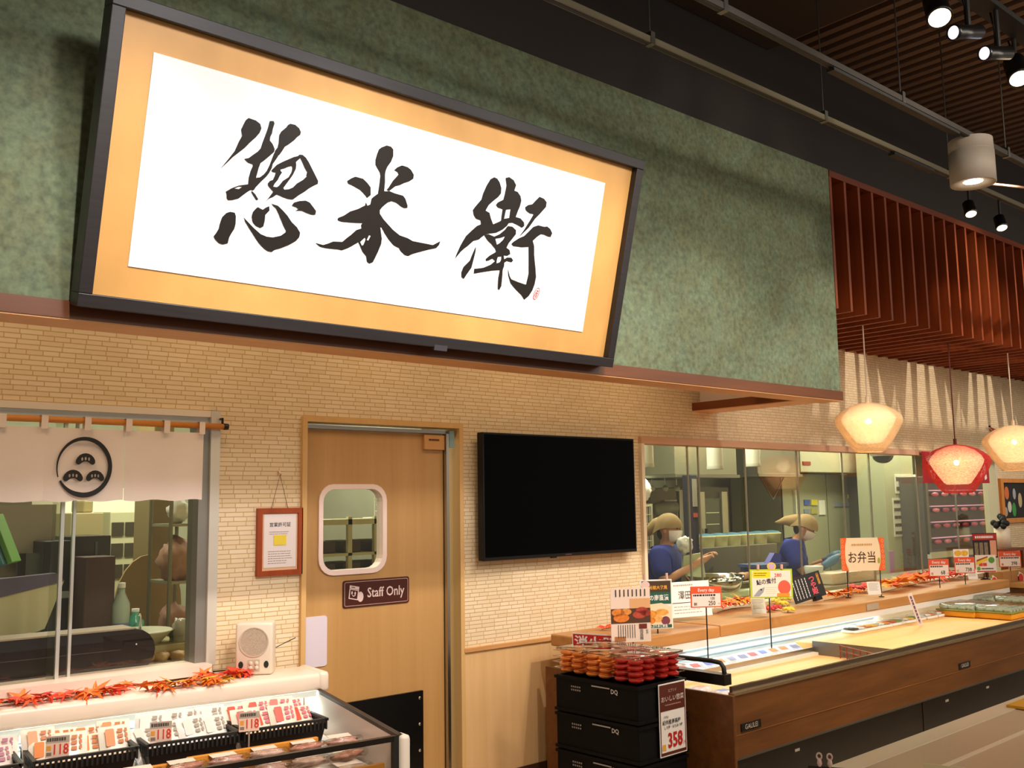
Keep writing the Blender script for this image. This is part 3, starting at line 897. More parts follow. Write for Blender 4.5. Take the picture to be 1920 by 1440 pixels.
q = at(1864, 809, -0.03)
pn_ = MB().plate([[(-0.11, 0.05), (0.16, 0.0), (0.16, -0.10)]], -0.003, 0.003).build('red_pennant', mat('#c23a22', 0.6), None, False, q)
tag(pn_, 'small red pennant on the wall above the framed food picture', 'pennant')
MB().sphere((-0.11, -0.004, 0.05), 0.012, n=10, m=6).build('pin', BLACKM, pn_, True)

# ================================================================== CEILING FIXTURES
# slatted wooden canopy
can = thing('slat_canopy', 'reddish wooden slat canopy over the far counter', 'canopy', (0, 0, 0))
n = 38
slat_me = MB().box(-0.014, 0.014, -1.055, -0.02, 2.91, 3.86).mesh('slat', SLATW)
for i in range(n):
    inst('slat', slat_me, can, (5.985 + 0.1875 * i, 0, 0))
MB().box(5.972, 13.1, -1.058, -0.95, 3.84, 3.885).build('top_rail', wood('#64290c', '#733110', 'x', 6), can)
MB().box(5.972, 13.1, -0.83, -0.77, 3.80, 3.84).build('cross_rail', wood('#5c260c', '#6d2f10', 'x', 6), can)
MB().box(5.972, 13.1, -0.03, -0.005, 2.93, 3.86).build('backing_board', wood('#5c260c', '#6d2f10', 'z', 6), can)

# lighting tracks (suspended channels)
def track(name, label, y, z, x0, x1, colr, joints, cut=None):
    t = thing(name, label, 'track', (0, y, z))
    MB().box(x0, x1, -0.017, 0.017, 0.005, 0.035).build('channel', mat(colr, 0.45, 0.3), t)
    MB().box(x0, x1, -0.010, 0.010, 0.002, 0.005).build('slot', mat('#1b1714', 0.6), t)
    for j in joints:
        MB().tube([(j, 0, 0.035), (j, 0, 1.3)], 0.004, 6).build('hanger_rod', STEELD, t)
        MB().box(j - 0.014, j + 0.014, -0.02, 0.02, 0.0, 0.06).build('joint_clip', STEELD, t)
    if cut:
        for a, b in cut:
            MB().box(a, b, -0.02, 0.02, -0.018, -0.002).build('driver_box', BLACKM, t)
    return t
T1Y, T1Z = -1.805, 3.70
T2Y, T2Z = -2.20, 3.70
track('lighting_track', 'pale suspended lighting track nearest the green bulkhead', T1Y, T1Z - 0.035, -1, 11, '#6e664f',
      [atz(1226, 68, T1Z).x, atz(1549, 216, T1Z).x, atz(1772, 326, T1Z).x], [(atz(1670, 275, T1Z).x, atz(1740, 310, T1Z).x)])
track('lighting_track', 'grey suspended lighting track that carries the white cylinder lamp', T2Y, T2Z - 0.035, -1, 11, '#443e38',
      [atz(1356, 8, T2Z).x, atz(1684, 184, T2Z).x, atz(1868, 290, T2Z).x], [(atz(1560, 112, T2Z).x, atz(1780, 240, T2Z).x)])

# spotlights: visible lamp heads
def lamp_head(name, label, pos, aim, length, rad, body, glow, strength, group=None, power=0, size=50, col=WARM2):
    dirv = (Vector(aim) - Vector(pos)).normalized()
    t = thing(name, label, 'lamp', pos, group=group, rot=dirv.to_track_quat('Z', 'Y').to_euler())
    MB().lathe([(0.0, -length), (rad * 0.92, -length), (rad * 0.95, -length * 0.3), (rad, -0.02), (rad * 1.02, 0.0), (rad * 0.86, 0.0), (rad * 0.8, -0.02)], 20).build('housing', body, t, True)
    MB().lathe([(0.0, 0.004), (rad * 0.5, 0.002), (rad * 0.86, -0.004)], 20).build('lens', glow, t, True)
    if power:
        spot('lamp_beam', Vector(pos) + dirv * 0.03, aim, power, col, size, 0.7, rad * 0.7)
    return t, dirv
GLOW = mat('#ffe2b8', 0.4, emit=5)
GLOWB = mat('#e8e6ff', 0.4, emit=1.6)
grp = 'black spotlights over the aisle'
sp = [((1762, 34), 'black spotlight at the top of the cluster with warm lens', 0.06, (-0.42, -0.3, -0.8), GLOW, 0.17),
      ((1787, 61), 'slim black spotlight turned sideways, second in the cluster', 0.038, (-0.95, 0.25, -0.22), GLOWB, 0.2),
      ((1845, 100), 'slim black spotlight turned sideways, third in the cluster', 0.038, (-0.95, 0.25, -0.2), GLOWB, 0.2),
      ((1912, 148), 'black spotlight at the lower end of the cluster with warm lens', 0.06, (-0.42, -0.3, -0.8), GLOW, 0.17)]
SPZ = 3.9
for (px, py), lab, rad, dv, glow, ln in sp:
    p = atz(px, py, SPZ)
    t, dv2 = lamp_head('black_spotlight', lab, p, p + Vector(dv), ln, rad, mat('#0d0c0c', 0.3), glow, 1, grp)
    back = Vector((0, 0, -ln * 0.6))
    loc = t.rotation_euler.to_matrix().inverted() @ Vector((0, 0, 0.262 - (t.rotation_euler.to_matrix() @ back).z))
    MB().tube([back, back + loc], 0.012, 8).build('yoke', BLACKM, t)
    q = [back + loc * f + (t.rotation_euler.to_matrix().inverted() @ Vector((0.05 * math.sin(f * 3.1), 0.03, 0))) for f in (0, 0.3, 0.7, 1.0)]
    MB().tube(q, 0.005, 6).build('cable', BLACK, t, True)
tp = [atz(px, py, SPZ) for (px, py), *_ in sp]
tr3 = MB().box(tp[0].x - 1.5, tp[-1].x + 3, tp[0].y - 0.03, tp[0].y + 0.08, SPZ + 0.26, SPZ + 0.29).build('black_lighting_track', BLACKM)
tag(tr3, 'black lighting track above the cluster of black spotlights', 'track')
sg2 = 'small black spotlights aimed at the slat canopy'
for k, (px, py, lab) in enumerate(((1821, 402, 'small black spotlight left of its twin before the slats'), (1879, 428, 'small black spotlight right of its twin before the slats'))):
    p = at(px, py, T1Y)
    tgt = Vector((p.x - 0.35 + 0.5 * k, -1.0, 2.75))
    t, dv2 = lamp_head('small_spotlight', lab, p, p + Vector((-0.4, -0.35, -1)), 0.1, 0.04, mat('#0d0c0c', 0.3), GLOW, 1, sg2)
    loc = t.rotation_euler.to_matrix().inverted() @ Vector((0, 0, T1Z - p.z - 0.03))
    MB().tube([Vector((0, 0, -0.05)), Vector((0, 0, -0.05)) + loc * 0.92], 0.009, 8).build('yoke', BLACKM, t)
    spot('lamp_beam', p + Vector((0, 0.03, -0.03)), (at(1795 if k == 0 else 1862, 585, -1.05)), 22, (1.0, 0.66, 0.36), 22, 0.8, 0.03)
# white cylinder lamp
p = at(1825, 345, T2Y + 0.03)
cyl = thing('cylinder_lamp', 'white cylinder downlight on the suspended track', 'lamp', p)
rr = 40 * depth(p) / FPX
hh = 84 * depth(p) / FPX
MB().lathe([(rr * 0.97, hh), (rr * 0.98, hh * 0.74), (rr * 0.95, hh * 0.735), (rr * 0.95, hh * 0.715), (rr, hh * 0.71), (rr, 0.0), (rr * 0.94, 0.0), (rr * 0.45, 0.014), (rr * 0.45, 0.03)], 28).build('housing', mat('#a3978a', 0.6), cyl, True)
MB().lathe([(0, hh), (rr * 0.97, hh)], 28).build('top_cap', mat('#a3978a', 0.6), cyl)
MB().lathe([(0, 0.012), (rr * 0.42, 0.014)], 20).build('lens', mat('#fff0da', 0.4, emit=30), cyl)
MB().tube([(rr * 0.9, 0, 0.03), (rr * 0.9 + 0.6, -0.15, 0.07)], 0.008, 8).build('arm_rod', mat('#d8a888', 0.35, 0.5), cyl)
spot('lamp_beam', p + Vector((0, 0, -0.02)), p + Vector((0, 0, -3)), 60, WARM2, 70, 0.8, 0.05)

# pendants
def pendant(name, label, px, py, wpx, Y, colr_out, colr_in, cord_m, etop, out_e, in_e, tr):
    c = at(px, py, Y)
    k_ = (c.x - 5.985) / 0.1875
    if abs(k_ - round(k_)) < 0.16:           # the cord drops between two slats
        c.x += (0.16 - abs(k_ - round(k_))) * 0.1875 * (1 if k_ > round(k_) else -1)
    s = wpx * depth(c) / FPX / 2
    t = thing(name, label, 'pendant lamp', (c.x, c.y, c.z), group='woven pendant lamps over the counter')
    prof = [(0.03, 0.50), (0.30, 0.46), (0.58, 0.36), (0.80, 0.23), (0.95, 0.09), (1.0, -0.03), (0.99, -0.12), (0.93, -0.25), (0.82, -0.45), (0.68, -0.68), (0.55, -0.87), (0.46, -0.98), (0.38, -1.02)]
    pin = [(0.03, 0.47), (0.30, 0.42), (0.55, 0.30), (0.72, 0.14), (0.79, 0.0), (0.77, -0.10), (0.68, -0.28), (0.55, -0.48), (0.45, -0.62), (0.38, -0.72), (0.30, -0.75), (0.0, -0.75)]
    MB().lathe([(r * s, z * s) for r, z in prof], 36).build('outer_shade', shade_mat('pendant_outer', colr_out, out_e, tr), t, True)
    MB().lathe([(r * s, z * s) for r, z in pin], 36).build('inner_shade', shade_mat('pendant_inner', colr_in, in_e, 0.2), t, True)
    MB().sphere((0, 0, -0.02), 0.022).build('bulb', mat('#fff3d8', 0.4, emit=25), t, True)
    MB().tube([(0, 0, 0.48 * s), (0, 0, 0.48 * s + 0.05)], 0.014, 10).build('cap', cord_m, t)
    MB().tube([(0, 0, 0.52 * s), (0, 0, etop - c.z)], 0.005, 6).build('cord', cord_m, t)
    l = bpy.data.lights.new('pendant_bulb', 'POINT')
    l.energy, l.color, l.shadow_soft_size = 3, (1.0, 0.72, 0.42), 0.06
    lo = bpy.data.objects.new('pendant_bulb', l)
    COL.objects.link(lo)
    lo.location = (c.x, c.y, c.z + 0.02)
WC = mat('#f0dcc4', 0.5)
pendant('pendant_lamp', 'cream woven pendant lamp nearest the green bulkhead', 1627, 785, 122, -0.8, '#efd2a2', '#ffe0b4', WC, 3.81, 0.08, 0.95, 0.80)
pendant('pendant_lamp', 'red shaded woven pendant lamp hung lowest before the red banner', 1793, 863, 120, -0.8, '#c8302c', '#ffd0a0', mat('#5a1c14', 0.5), 3.81, 0.03, 1.0, 0.98)
pendant('pendant_lamp', 'cream woven pendant lamp cut by the right edge of the picture', 1903, 825, 112, -0.8, '#efd2a2', '#ffe0b4', WC, 3.81, 0.08, 0.95, 0.80)


def atx(px, py, X):
    d = _r * ((px - 960) / FPX) + _u * ((720 - py) / FPX) + _f
    return CAMP + d * ((X - CAMP.x) / d.x)


# ================================================================== LEFT CHILLED CASE
LC = thing('chilled_display_case', 'cream chilled display case of snack packs under the serving window', 'display case', (2.30, -1.16, 0), R(-6))
LCM = Matrix.Translation((2.30, -1.16, 0)) @ Matrix.Rotation(R(-6), 4, 'Z')
LCI = LCM.inverted()
L = -2.3
MB().box(L, -0.02, 0.03, 1.02, 0.02, 0.42).build('base', CREAM, LC)
MB().box(L, 0.045, 0.775, 1.03, 0.762, 0.845, 0.02).build('hood', mat('#f6e2cf', 0.3), LC, True)
MB().box(0.0, 0.055, 0.77, 1.035, 0.755, 0.85, 0.018).build('hood_end_cap', mat('#f6e2cf', 0.3), LC, True)
LED = mat('#f2ffff', 0.4, emit=32)
MB().box(L, -0.01, 0.785, 0.81, 0.742, 0.758).build('light_strip', LED, LC)
MB().box(L, -0.01, 0.775, 0.785, 0.742, 0.766).build('light_lip', mat('#dfe8e2', 0.4), LC)
MB().box(L, -0.01, 0.93, 0.95, 0.42, 0.762).build('back_panel', mat('#eef2ee', 0.4), LC)
for k in range(5):
    MB().box(L, -0.02, 0.915, 0.932, 0.60 + 0.028 * k, 0.612 + 0.028 * k).build('air_louver', mat('#8ea09a', 0.4), LC)
MB().box(L, -0.01, 0.03, 0.93, 0.42, 0.47).build('deck', mat('#f0ebe4', 0.4), LC)
MB().box(L, -0.015, 0.47, 0.93, 0.47, 0.585).build('rear_step', mat('#ece6dd', 0.4), LC)
sp_ = MB()
a = [(0.0, 0.42), (0.93, 0.42), (0.93, 0.762), (0.83, 0.762), (0.0, 0.69)]
v1 = [sp_.bm.verts.new((-0.004, y, z)) for y, z in a]
v2 = [sp_.bm.verts.new((0.004, y, z)) for y, z in a]
sp_.bm.faces.new(v1); sp_.bm.faces.new(list(reversed(v2)))
for i in range(5):
    j = (i + 1) % 5
    sp_.bm.faces.new((v1[i], v2[i], v2[j], v1[j]))
sp_.build('side_panel', mat('#e9d8cc', 0.25), LC)
MB().tube([(0.008, 0.86, 0.768), (0.008, 0.45, 0.736), (0.008, -0.01, 0.698)], 0.014, 6).build('side_edge', mat('#3a2c24', 0.35), LC)
MB().box(L, 0.0, -0.012, 0.012, 0.682, 0.703).build('front_rail', mat('#17120f', 0.3), LC)
MB().box(L, -0.02, -0.004, 0.002, 0.45, 0.684).build('front_glass', CLEAR, LC)
MB().box(-0.022, 0.0, -0.014, 0.014, 0.42, 0.70).build('corner_post', BLACKM, LC)
MB().box(0.0, 0.045, -0.035, 0.04, 0.02, 0.705, 0.016).build('end_post', mat('#e4d8c8', 0.4), LC, True)
MB().box(L, 0.0, -0.03, 0.02, 0.02, 0.42).build('front_panel', mat('#e8dccb', 0.4), LC)

# black slotted baskets
def basket_mesh(w, dp, h):
    parts = {}
    rim = MB()
    t = 0.008
    rim.box(-w / 2, w / 2, -t, t, h - 0.01, h).box(-w / 2, w / 2, dp - t, dp + t, h - 0.01, h)
    rim.box(-w / 2 - t, -w / 2 + t, -t, dp + t, h - 0.01, h).box(w / 2 - t, w / 2 + t, -t, dp + t, h - 0.01, h)
    parts['rim'] = rim.mesh('rim', BLACKM)
    b = MB()
    i = 0.02
    b.box(-w / 2 + i, w / 2 - i, i, dp - i, 0, 0.006)
    for y0, s in ((0, 1), (dp, -1)):
        yb = y0 + s * i
        b.quad((-w / 2, y0, h * 0.84), (w / 2, y0, h * 0.84), (w / 2 - i, yb, 0), (-w / 2 + i, yb, 0))
    for x0, s in ((-w / 2, 1), (w / 2, -1)):
        xb = x0 + s * i
        b.quad((x0, 0, h * 0.84), (x0, dp, h * 0.84), (xb, dp - i, 0), (xb, i, 0))
    parts['tub'] = b.mesh('tub', mat('#100d0c', 0.45))
    s = MB()
    nn = int(w / 0.018)
    for k in range(nn + 1):
        x = -w / 2 + w * k / nn
        s.box(x - 0.004, x + 0.004, -0.003, 0.003, h * 0.6, h - 0.008)
        s.box(x - 0.004, x + 0.004, dp - 0.003, dp + 0.003, h * 0.6, h - 0.008)
    nn = int(dp / 0.018)
    for k in range(nn + 1):
        y = dp * k / nn
        s.box(-w / 2 - 0.003, -w / 2 + 0.003, y - 0.004, y + 0.004, h * 0.6, h - 0.008)
        s.box(w / 2 - 0.003, w / 2 + 0.003, y - 0.004, y + 0.004, h * 0.6, h - 0.008)
    parts['slotted_side'] = s.mesh('slotted_side', BLACKM)
    return parts

def pack_mesh(w, h, t, m):
    """pillow bag standing in the x-z plane, base at z=0"""
    mb = MB()
    nx, nz = 8, 10
    for s in (-1, 1):
        g = []
        for i in range(nx + 1):
            col = []
            for j in range(nz + 1):
                u, v = 2 * i / nx - 1, 2 * j / nz - 1
                puff = max(0, (1 - u ** 4)) * max(0, 1 - (v * 1.08) ** 4) if abs(v) < 0.93 else 0
                wob = 0.004 * math.sin(5 * u + 3 * v) * (1 - abs(u))
                col.append(mb.bm.verts.new((u * w / 2 * (1 - 0.03 * puff), s * (t / 2 * puff + 0.0005) + wob, (v + 1) / 2 * h)))
            g.append(col)
        for i in range(nx):
            for j in range(nz):
                mb.bm.faces.new((g[i][j], g[i + 1][j], g[i + 1][j + 1], g[i][j + 1]))
    return mb.mesh('bag', m, True)

bm_parts = basket_mesh(0.365, 0.29, 0.118)
BAGS = {}
def snack(parent_M, u, v, z, style, lean, yaw, label, group, w=0.15, h=0.19):
    base, print1, print2, mark = style
    t = thing('snack_pack', label, 'snack pack', parent_M @ Vector((u, v, z)), group=group)
    t.rotation_euler = (lean, 0, yaw)
    key = (base, w, h)
    if key not in BAGS:
        BAGS[key] = pack_mesh(w, h, 0.036, mat(base, 0.22, var=0.05, scale=25))
    inst('bag', BAGS[key], t)
    key2 = (print1, print2, mark, w, h)
    if key2 not in BAGS:
        m1 = MB().plate([rrect(-w * 0.34, -w * 0.06, h * 0.52, h * 0.9, 0.006)], -0.0225, None).mesh('printed_panel', mat(print1, 0.4))
        m2 = MB().plate([rrect(-w * 0.38, w * 0.38, h * 0.12, h * 0.36, 0.012)], -0.0225, None).mesh('picture_panel', mat(print2, 0.4, var=0.3, scale=60))
        mb = MB()
        for k in range(3):
            mb.plate([rect(w * 0.04, w * 0.2, h * (0.56 + 0.12 * k), h * (0.64 + 0.12 * k))], -0.0225, None)
            mb.plate([rect(w * 0.26, w * 0.34, h * (0.58 + 0.11 * k), h * (0.66 + 0.11 * k))], -0.0225, None)
        m3 = mb.mesh('printed_marks', mat(mark, 0.5))
        BAGS[key2] = (m1, m2, m3)
    for nm, me in zip(('printed_panel', 'picture_panel', 'printed_marks'), BAGS[key2]):
        inst(nm, me, t)
    return t

STY = [('#f6efe0', '#e88a4a', '#f0c8a4', '#c8763c'), ('#f6f3ee', '#e4e2da', '#c4c6cc', '#a89c8c'), ('#f5ead8', '#d8503c', '#f2bc78', '#d87080'), ('#f3e6dc', '#d88ab4', '#e68a2c', '#b87a94')]
bk = [(-1.48, 3, 'orange and purple'), (-1.07, 0, 'cream and orange'), (-0.665, 1, 'white'), (-0.275, 2, 'cream and red')]
blabels = ['black slotted basket cut off by the left edge of the picture', 'black slotted basket of cream and orange snack packs',
           'black slotted basket of white snack packs in the middle', 'black slotted basket of red printed snack packs nearest the door']
for (u, st, nm), bl in zip(bk, blabels):
    b = thing('snack_basket', bl, 'basket', LCM @ Vector((u, 0.48, 0.585)), R(-6), 'black baskets in the chilled case')
    for pn, me in bm_parts.items():
        inst(pn, me, b)
    for k in range(4):
        for row in range(2):
            snack(LCM, u - 0.13 + 0.087 * k + random.uniform(-.006, .006), 0.555 + 0.09 * row, 0.602 + 0.014 * row, STY[st], R(-38 + random.uniform(-9, 9)), R(-6 + random.uniform(-14, 14)),
                  ['front', 'rear'][row] + ' row snack pack in %s print, %s from the basket\'s left' % (nm, ['first', 'second', 'third', 'fourth'][k]),
                  'snack packs in the black baskets', 0.125, 0.18)
# 118 price tags
def price118(px, py, label):
    p = atz(px, py, 0.70)
    t = thing('price_tag', label, 'price tag', (p.x, p.y, p.z), R(-20), 'price tags of the chilled case')
    MB().box(-0.041, 0.041, -0.002, 0.002, 0, 0.078).build('card', mat('#f0cdb8', 0.5), t)
    patch(t, 'heading', -0.041, 0.041, 0.054, 0.078, mat('#b9ab9f', 0.6))
    lines(t, -0.036, 0.038, 0.057, 0.075, 1, mat('#4a4038', 0.6), fill=0.7)
    txt('118', 0.052, mat('#d8392b', 0.5), t, 0.01, 0.028, -0.0034, 0.012, sx=0.75)
    patch(t, 'orange_seal', -0.037, -0.022, 0.027, 0.044, mat('#e8a23c', 0.5))
    patch(t, 'small_print', -0.037, -0.02, 0.008, 0.02, mat('#8a7a6c', 0.6))
    MB().tube([(0, 0.003, 0.0), (0, 0.003, -0.10)], 0.0035, 6).build('stem', mat('#b9a894', 0.3, 0.3), t)
    MB().lathe([(0, -0.112), (0.02, -0.112), (0.018, -0.1), (0.0, -0.096)], 12).build('foot', mat('#2a201a', 0.4), t)
price118(107, 1420, 'red 118 price tag before the cream and orange snack packs')
price118(301, 1391, 'red 118 price tag before the white snack packs')
price118(467, 1371, 'red 118 price tag before the red printed snack packs')
# wooden dividers and meat packs in front
WB = wood('#d98a2c', '#e59a3a', 'x', 6, 0.4)
for (u0, u1, v, z, lab) in ((-0.72, -0.17, 0.385, 0.59, 'orange wooden divider board before the red printed packs'), (-1.35, -0.73, 0.375, 0.582, 'orange wooden divider board before the white packs'),
                            (-0.36, -0.04, 0.03, 0.535, 'orange wooden board behind the front glass')):
    o = MB().box(u0, u1, v, v + 0.02, 0.47, z + 0.06, 0.003).build('divider_board', WB, None)
    o.matrix_world = LCM
    tag(o, lab, 'board')
MEAT = [mat('#c8968a', 0.25, var=0.35, scale=28), mat('#b87a66', 0.25, var=0.4, scale=30), mat('#d4ab9c', 0.25, var=0.3, scale=26)]
mp = [MB().blob((0, 0, 0.018), 0.07, 1.0, 0.72, 0.26, 14, 10, 0.4, i + 3).mesh('meat_slices', m, True) for i, m in enumerate(MEAT)]
ml = MB().plate([rect(-0.05, 0.05, 0, 0.05)], 0, 0.001).mesh('white_label', mat('#f2dccb', 0.4))
mf = MB().box(-0.075, 0.075, -0.055, 0.055, 0.0, 0.036, 0.014).mesh('clear_film', CLEAR, True)
k = 0
for row in range(3):
    for c in range(7):
        u = -0.09 - 0.165 * c - 0.03 * row
        v = 0.31 - 0.105 * row
        if row == 2 and c < 4:
            v -= 0.0
        t = thing('meat_pack', 'clear wrapped sliced meat pack, %s row, %s from the case end' % (['rear', 'middle', 'front'][row], ['first', 'second', 'third', 'fourth', 'fifth', 'sixth', 'seventh'][c]), 'meat pack',
                  LCM @ Vector((u, v, 0.555 + 0.03 * (2 - row))), R(-6 + random.uniform(-10, 10)), 'sliced meat packs behind the front glass')
        t.rotation_euler.x = R(-16)
        inst('meat_slices', mp[k % 3], t)
        inst('clear_film', mf, t)
        inst('white_label', ml, t, (0.0, 0.02, 0.038), (R(-70), 0, 0))
        k += 1
pl = MB().box(L, -0.02, 0.055, 0.37, 0.47, 0.548).build('product_tray', mat('#e8dcd0', 0.5), LC)

# ------------------------------------------------------------------ maple garlands
def leaf_mesh(name, m, seed):
    rnd = random.Random(seed)
    mb = MB()
    lob = [(-150, 0.55), (-100, 0.8), (-50, 0.95), (0, 1.0), (50, 0.95), (100, 0.8), (150, 0.55)]
    c = mb.bm.verts.new((0, 0, 0.10))
    ring = []
    for i, (a, r) in enumerate(lob):
        a = R(a + rnd.uniform(-5, 5))
        if i:
            am = (a + ap) / 2
            ring.append(mb.bm.verts.new((0.3 * math.sin(am), 0.3 * math.cos(am), 0.05)))
        for da, f in ((-0.17, 0.55), (0, 1.0), (0.17, 0.55)):
            ring.append(mb.bm.verts.new((r * f * math.sin(a + da), r * f * math.cos(a + da), 0.06 - 0.2 * f * r * rnd.uniform(0.3, 1.2))))
        ap = a
    ring.append(mb.bm.verts.new((0, -0.18, 0.05)))
    for i in range(len(ring)):
        mb.bm.faces.new((c, ring[i], ring[(i + 1) % len(ring)]))
    return mb.mesh(name, m)
LEAFC = ['#e8452a', '#f07a22', '#d92f26', '#f2a22c', '#ee5a2c', '#f0c030']
LEAF = [leaf_mesh('leaf', mat(c, 0.55, var=0.12, scale=40), i) for i, c in enumerate(LEAFC)]
def garland(label, pts, nleaf, spread, size, cols, group, zlift=0.012):
    """pts: world points along the stem"""
    o = Vector(pts[0])
    t = thing('maple_garland', label, 'garland', o, group=group)
    P = [Vector(p) - o for p in pts]
    MB().tube([p + Vector((0, 0, 0.006)) for p in P], 0.0022, 5).build('stem', mat('#5a3420', 0.7), t)
    for k in range(nleaf):
        f = (k + 0.5) / nleaf * (len(P) - 1)
        i = min(int(f), len(P) - 2)
        q = P[i].lerp(P[i + 1], f - i)
        q = q + Vector((random.uniform(-1, 1) * spread, random.uniform(-1, 1) * spread * 0.8, zlift + random.uniform(0, 0.018)))
        s = size * random.uniform(0.75, 1.15)
        inst('leaf', LEAF[random.choice(cols)], t, q, (R(random.uniform(-28, 40)), R(random.uniform(-25, 25)), random.uniform(0, 6.28)), (s, s, s))
    return t
HZ = 0.846
gl = 'maple leaf garlands on the cream hood'
def hd_(u, v):
    return LCM @ Vector((u, v, 0.846))
garland('red maple garland lying at the far left of the cream hood', [hd_(-1.45, 0.83), hd_(-1.2, 0.85), hd_(-1.02, 0.86), hd_(-0.82, 0.88)], 34, 0.05, 0.075, [0, 2, 0, 4, 1], gl)
garland('orange maple garland hanging over the middle of the cream hood', [hd_(-0.78, 0.80), hd_(-0.68, 0.83), hd_(-0.56, 0.82), hd_(-0.46, 0.80)], 24, 0.05, 0.07, [1, 3, 4, 1, 5], gl)
garland('red and orange maple garland beside the small loudspeaker', [hd_(-0.56, 0.92), hd_(-0.44, 0.92), hd_(-0.34, 0.91), hd_(-0.27, 0.90)], 18, 0.04, 0.068, [0, 4, 1, 0], gl)

# ------------------------------------------------------------------ small loudspeaker
p = atz(475, 1266, HZ)
sw = 69 * depth(p) / FPX / 2
sh = 96 * depth(p) / FPX
spk = thing('desktop_loudspeaker', 'small beige loudspeaker standing on the cream hood', 'speaker', (p.x, p.y, HZ), R(-36))
BEI = mat('#e6d6c2', 0.45)
MB().box(-sw, sw, 0.0, 0.11, 0, sh, 0.012).build('cabinet', BEI, spk, True)
MB().plate([ellipse(0, sh * 0.63, sw * 0.80, sw * 0.80, 28), ellipse(0, sh * 0.63, sw * 0.74, sw * 0.74, 28)], -0.004, 0.002).build('grille_ring', mat('#cdbba6', 0.4), spk)
gr = MB()
gr.plate([ellipse(0, sh * 0.63, sw * 0.74, sw * 0.74, 28)], -0.002, 0.001)
gr.build('grille', mat('#b8a692', 0.7, var=0.2, scale=260), spk)
for s in (-1, 1):
    MB().plate([ellipse(s * sw * 0.68, sh * 0.2, sw * 0.13, sw * 0.19, 14)], -0.002, 0.001).build('bass_port', mat('#1c241e', 0.5), spk)
for kx in (-1, 1):
    for kz in (0, 1):
        MB().sphere((kx * sw * 0.16, -0.002, sh * (0.14 + 0.085 * kz)), sw * 0.12, 1, 0.6, 1, 10, 6).build('button', mat('#d8c8b4', 0.4), spk, True)
MB().plate([rrect(-sw * 0.34, sw * 0.34, sh * 0.07, sh * 0.3, 0.006)], -0.0015, 0.001).build('button_panel', mat('#c6b49e', 0.45), spk)
MB().tube([(-sw * 0.4, 0.115, 0.03), (-sw - 0.05, 0.13, 0.006), (-sw - 0.12, 0.10, 0.006)], 0.003, 6).build('cable', BLACKM, spk, True)
MB().tube([(sw * 0.8, 0.11, 0.10), (sw + 0.03, 0.16, 0.12), (sw + 0.08, 0.20, 0.14)], 0.0022, 6).build('antenna_wire', BLACKM, spk, True)

# ================================================================== RIGHT CHILLED CASE
RO, RROT = Vector((4.11, -1.46, 0)), R(1.3)
RC = thing('counter_display_case', 'long low chilled counter case with brown wood front', 'display case', RO, RROT)
RCM = Matrix.Translation(RO) @ Matrix.Rotation(RROT, 4, 'Z')
LEN = 5.45
MB().box(0, LEN, 0, 0.03, 0.345, 0.648).build('front_panel', BROWNW, RC)
MB().box(0, LEN, -0.002, 0.0, 0.453, 0.456).build('front_reflection', wood('#8a5524', '#96602c', 'x', 5), RC)  # lighter strip painted in for the light reflected along the wood front
MB().box(-0.02, 0.0, -0.01, 1.33, 0.02, 0.652, 0.004).build('end_panel', BROWNW, RC)
MB().box(0, LEN, -0.006, 0.03, 0.648, 0.662).build('chrome_rail', mat('#c9b48f', 0.25, 0.9), RC)
MB().box(0.01, LEN, 0.012, 0.03, 0.662, 0.69).build('front_glass', mat('#8f8070', 0.16, 0.9), RC)
MB().box(0, LEN, -0.004, 0.02, 0.336, 0.346).build('steel_edge', mat('#6e6a60', 0.35, 0.7), RC)
MB().box(0.02, LEN, 0.06, 0.08, 0.02, 0.34).build('kick_panel', mat('#15120f', 0.3), RC)
for u in (0.62, 2.45, 3.1, 4.6):
    MB().box(u, u + 0.045, 0.057, 0.06, 0.262, 0.276).build('kick_sticker', mat('#d8d0c0', 0.5), RC)
MB().box(2.12, 2.126, 0.056, 0.06, 0.06, 0.335).build('kick_joint', mat('#3a2c1c', 0.4), RC)
for u in (0.05, 2.55):
    pl_ = MB().box(u, u + 0.17, -0.006, 0.0, 0.468, 0.506).build('name_plate', mat('#120f0d', 0.35), RC)
    txt('GALILEI', 0.034, mat('#b9aea0', 0.4), RC, u + 0.085, 0.487, -0.0068, 0.006)
MB().box(0, LEN, 0.03, 1.30, 0.50, 0.575).build('deck', mat('#efe6d8', 0.4), RC)
MB().box(0, LEN, 0.83, 0.85, 0.575, 0.80).build('rear_panel', mat('#eef3f2', 0.35), RC)
for k in range(2):
    MB().box(0.02, 3.0, 0.818, 0.832, 0.66 + 0.045 * k, 0.668 + 0.045 * k).build('air_louver', mat('#7f9398', 0.4), RC)
sl = MB()
u = 0.04
while u < 2.6:
    sl.box(u, u + 0.016, 0.80, 0.806, 0.607, 0.622)
    u += 0.034
MB().box(0.02, 3.4, 0.806, 0.82, 0.575, 0.64).build('vent_strip', mat('#e4eae8', 0.4), RC)
sl.build('vent_slots', mat('#5a6468', 0.5), RC)
MB().box(0.0, 3.05, 0.775, 0.815, 0.735, 0.768).build('light_strip', mat('#f4ffff', 0.4, emit=7), RC)
MB().box(3.06, LEN, 0.775, 0.815, 0.735, 0.768).build('light_strip', mat('#ffe2b0', 0.4, emit=1.2), RC)
MB().box(0.0, LEN, 0.765, 0.775, 0.73, 0.775).build('light_lip', mat('#e8e4dc', 0.35), RC)
MB().box(0.0, 0.95, 0.76, 1.30, 0.772, 0.84, 0.008).build('ledge', LEDGEW, RC)
MB().box(0.955, LEN, 0.76, 1.30, 0.772, 0.845, 0.008).build('ledge', LEDGEW, RC)
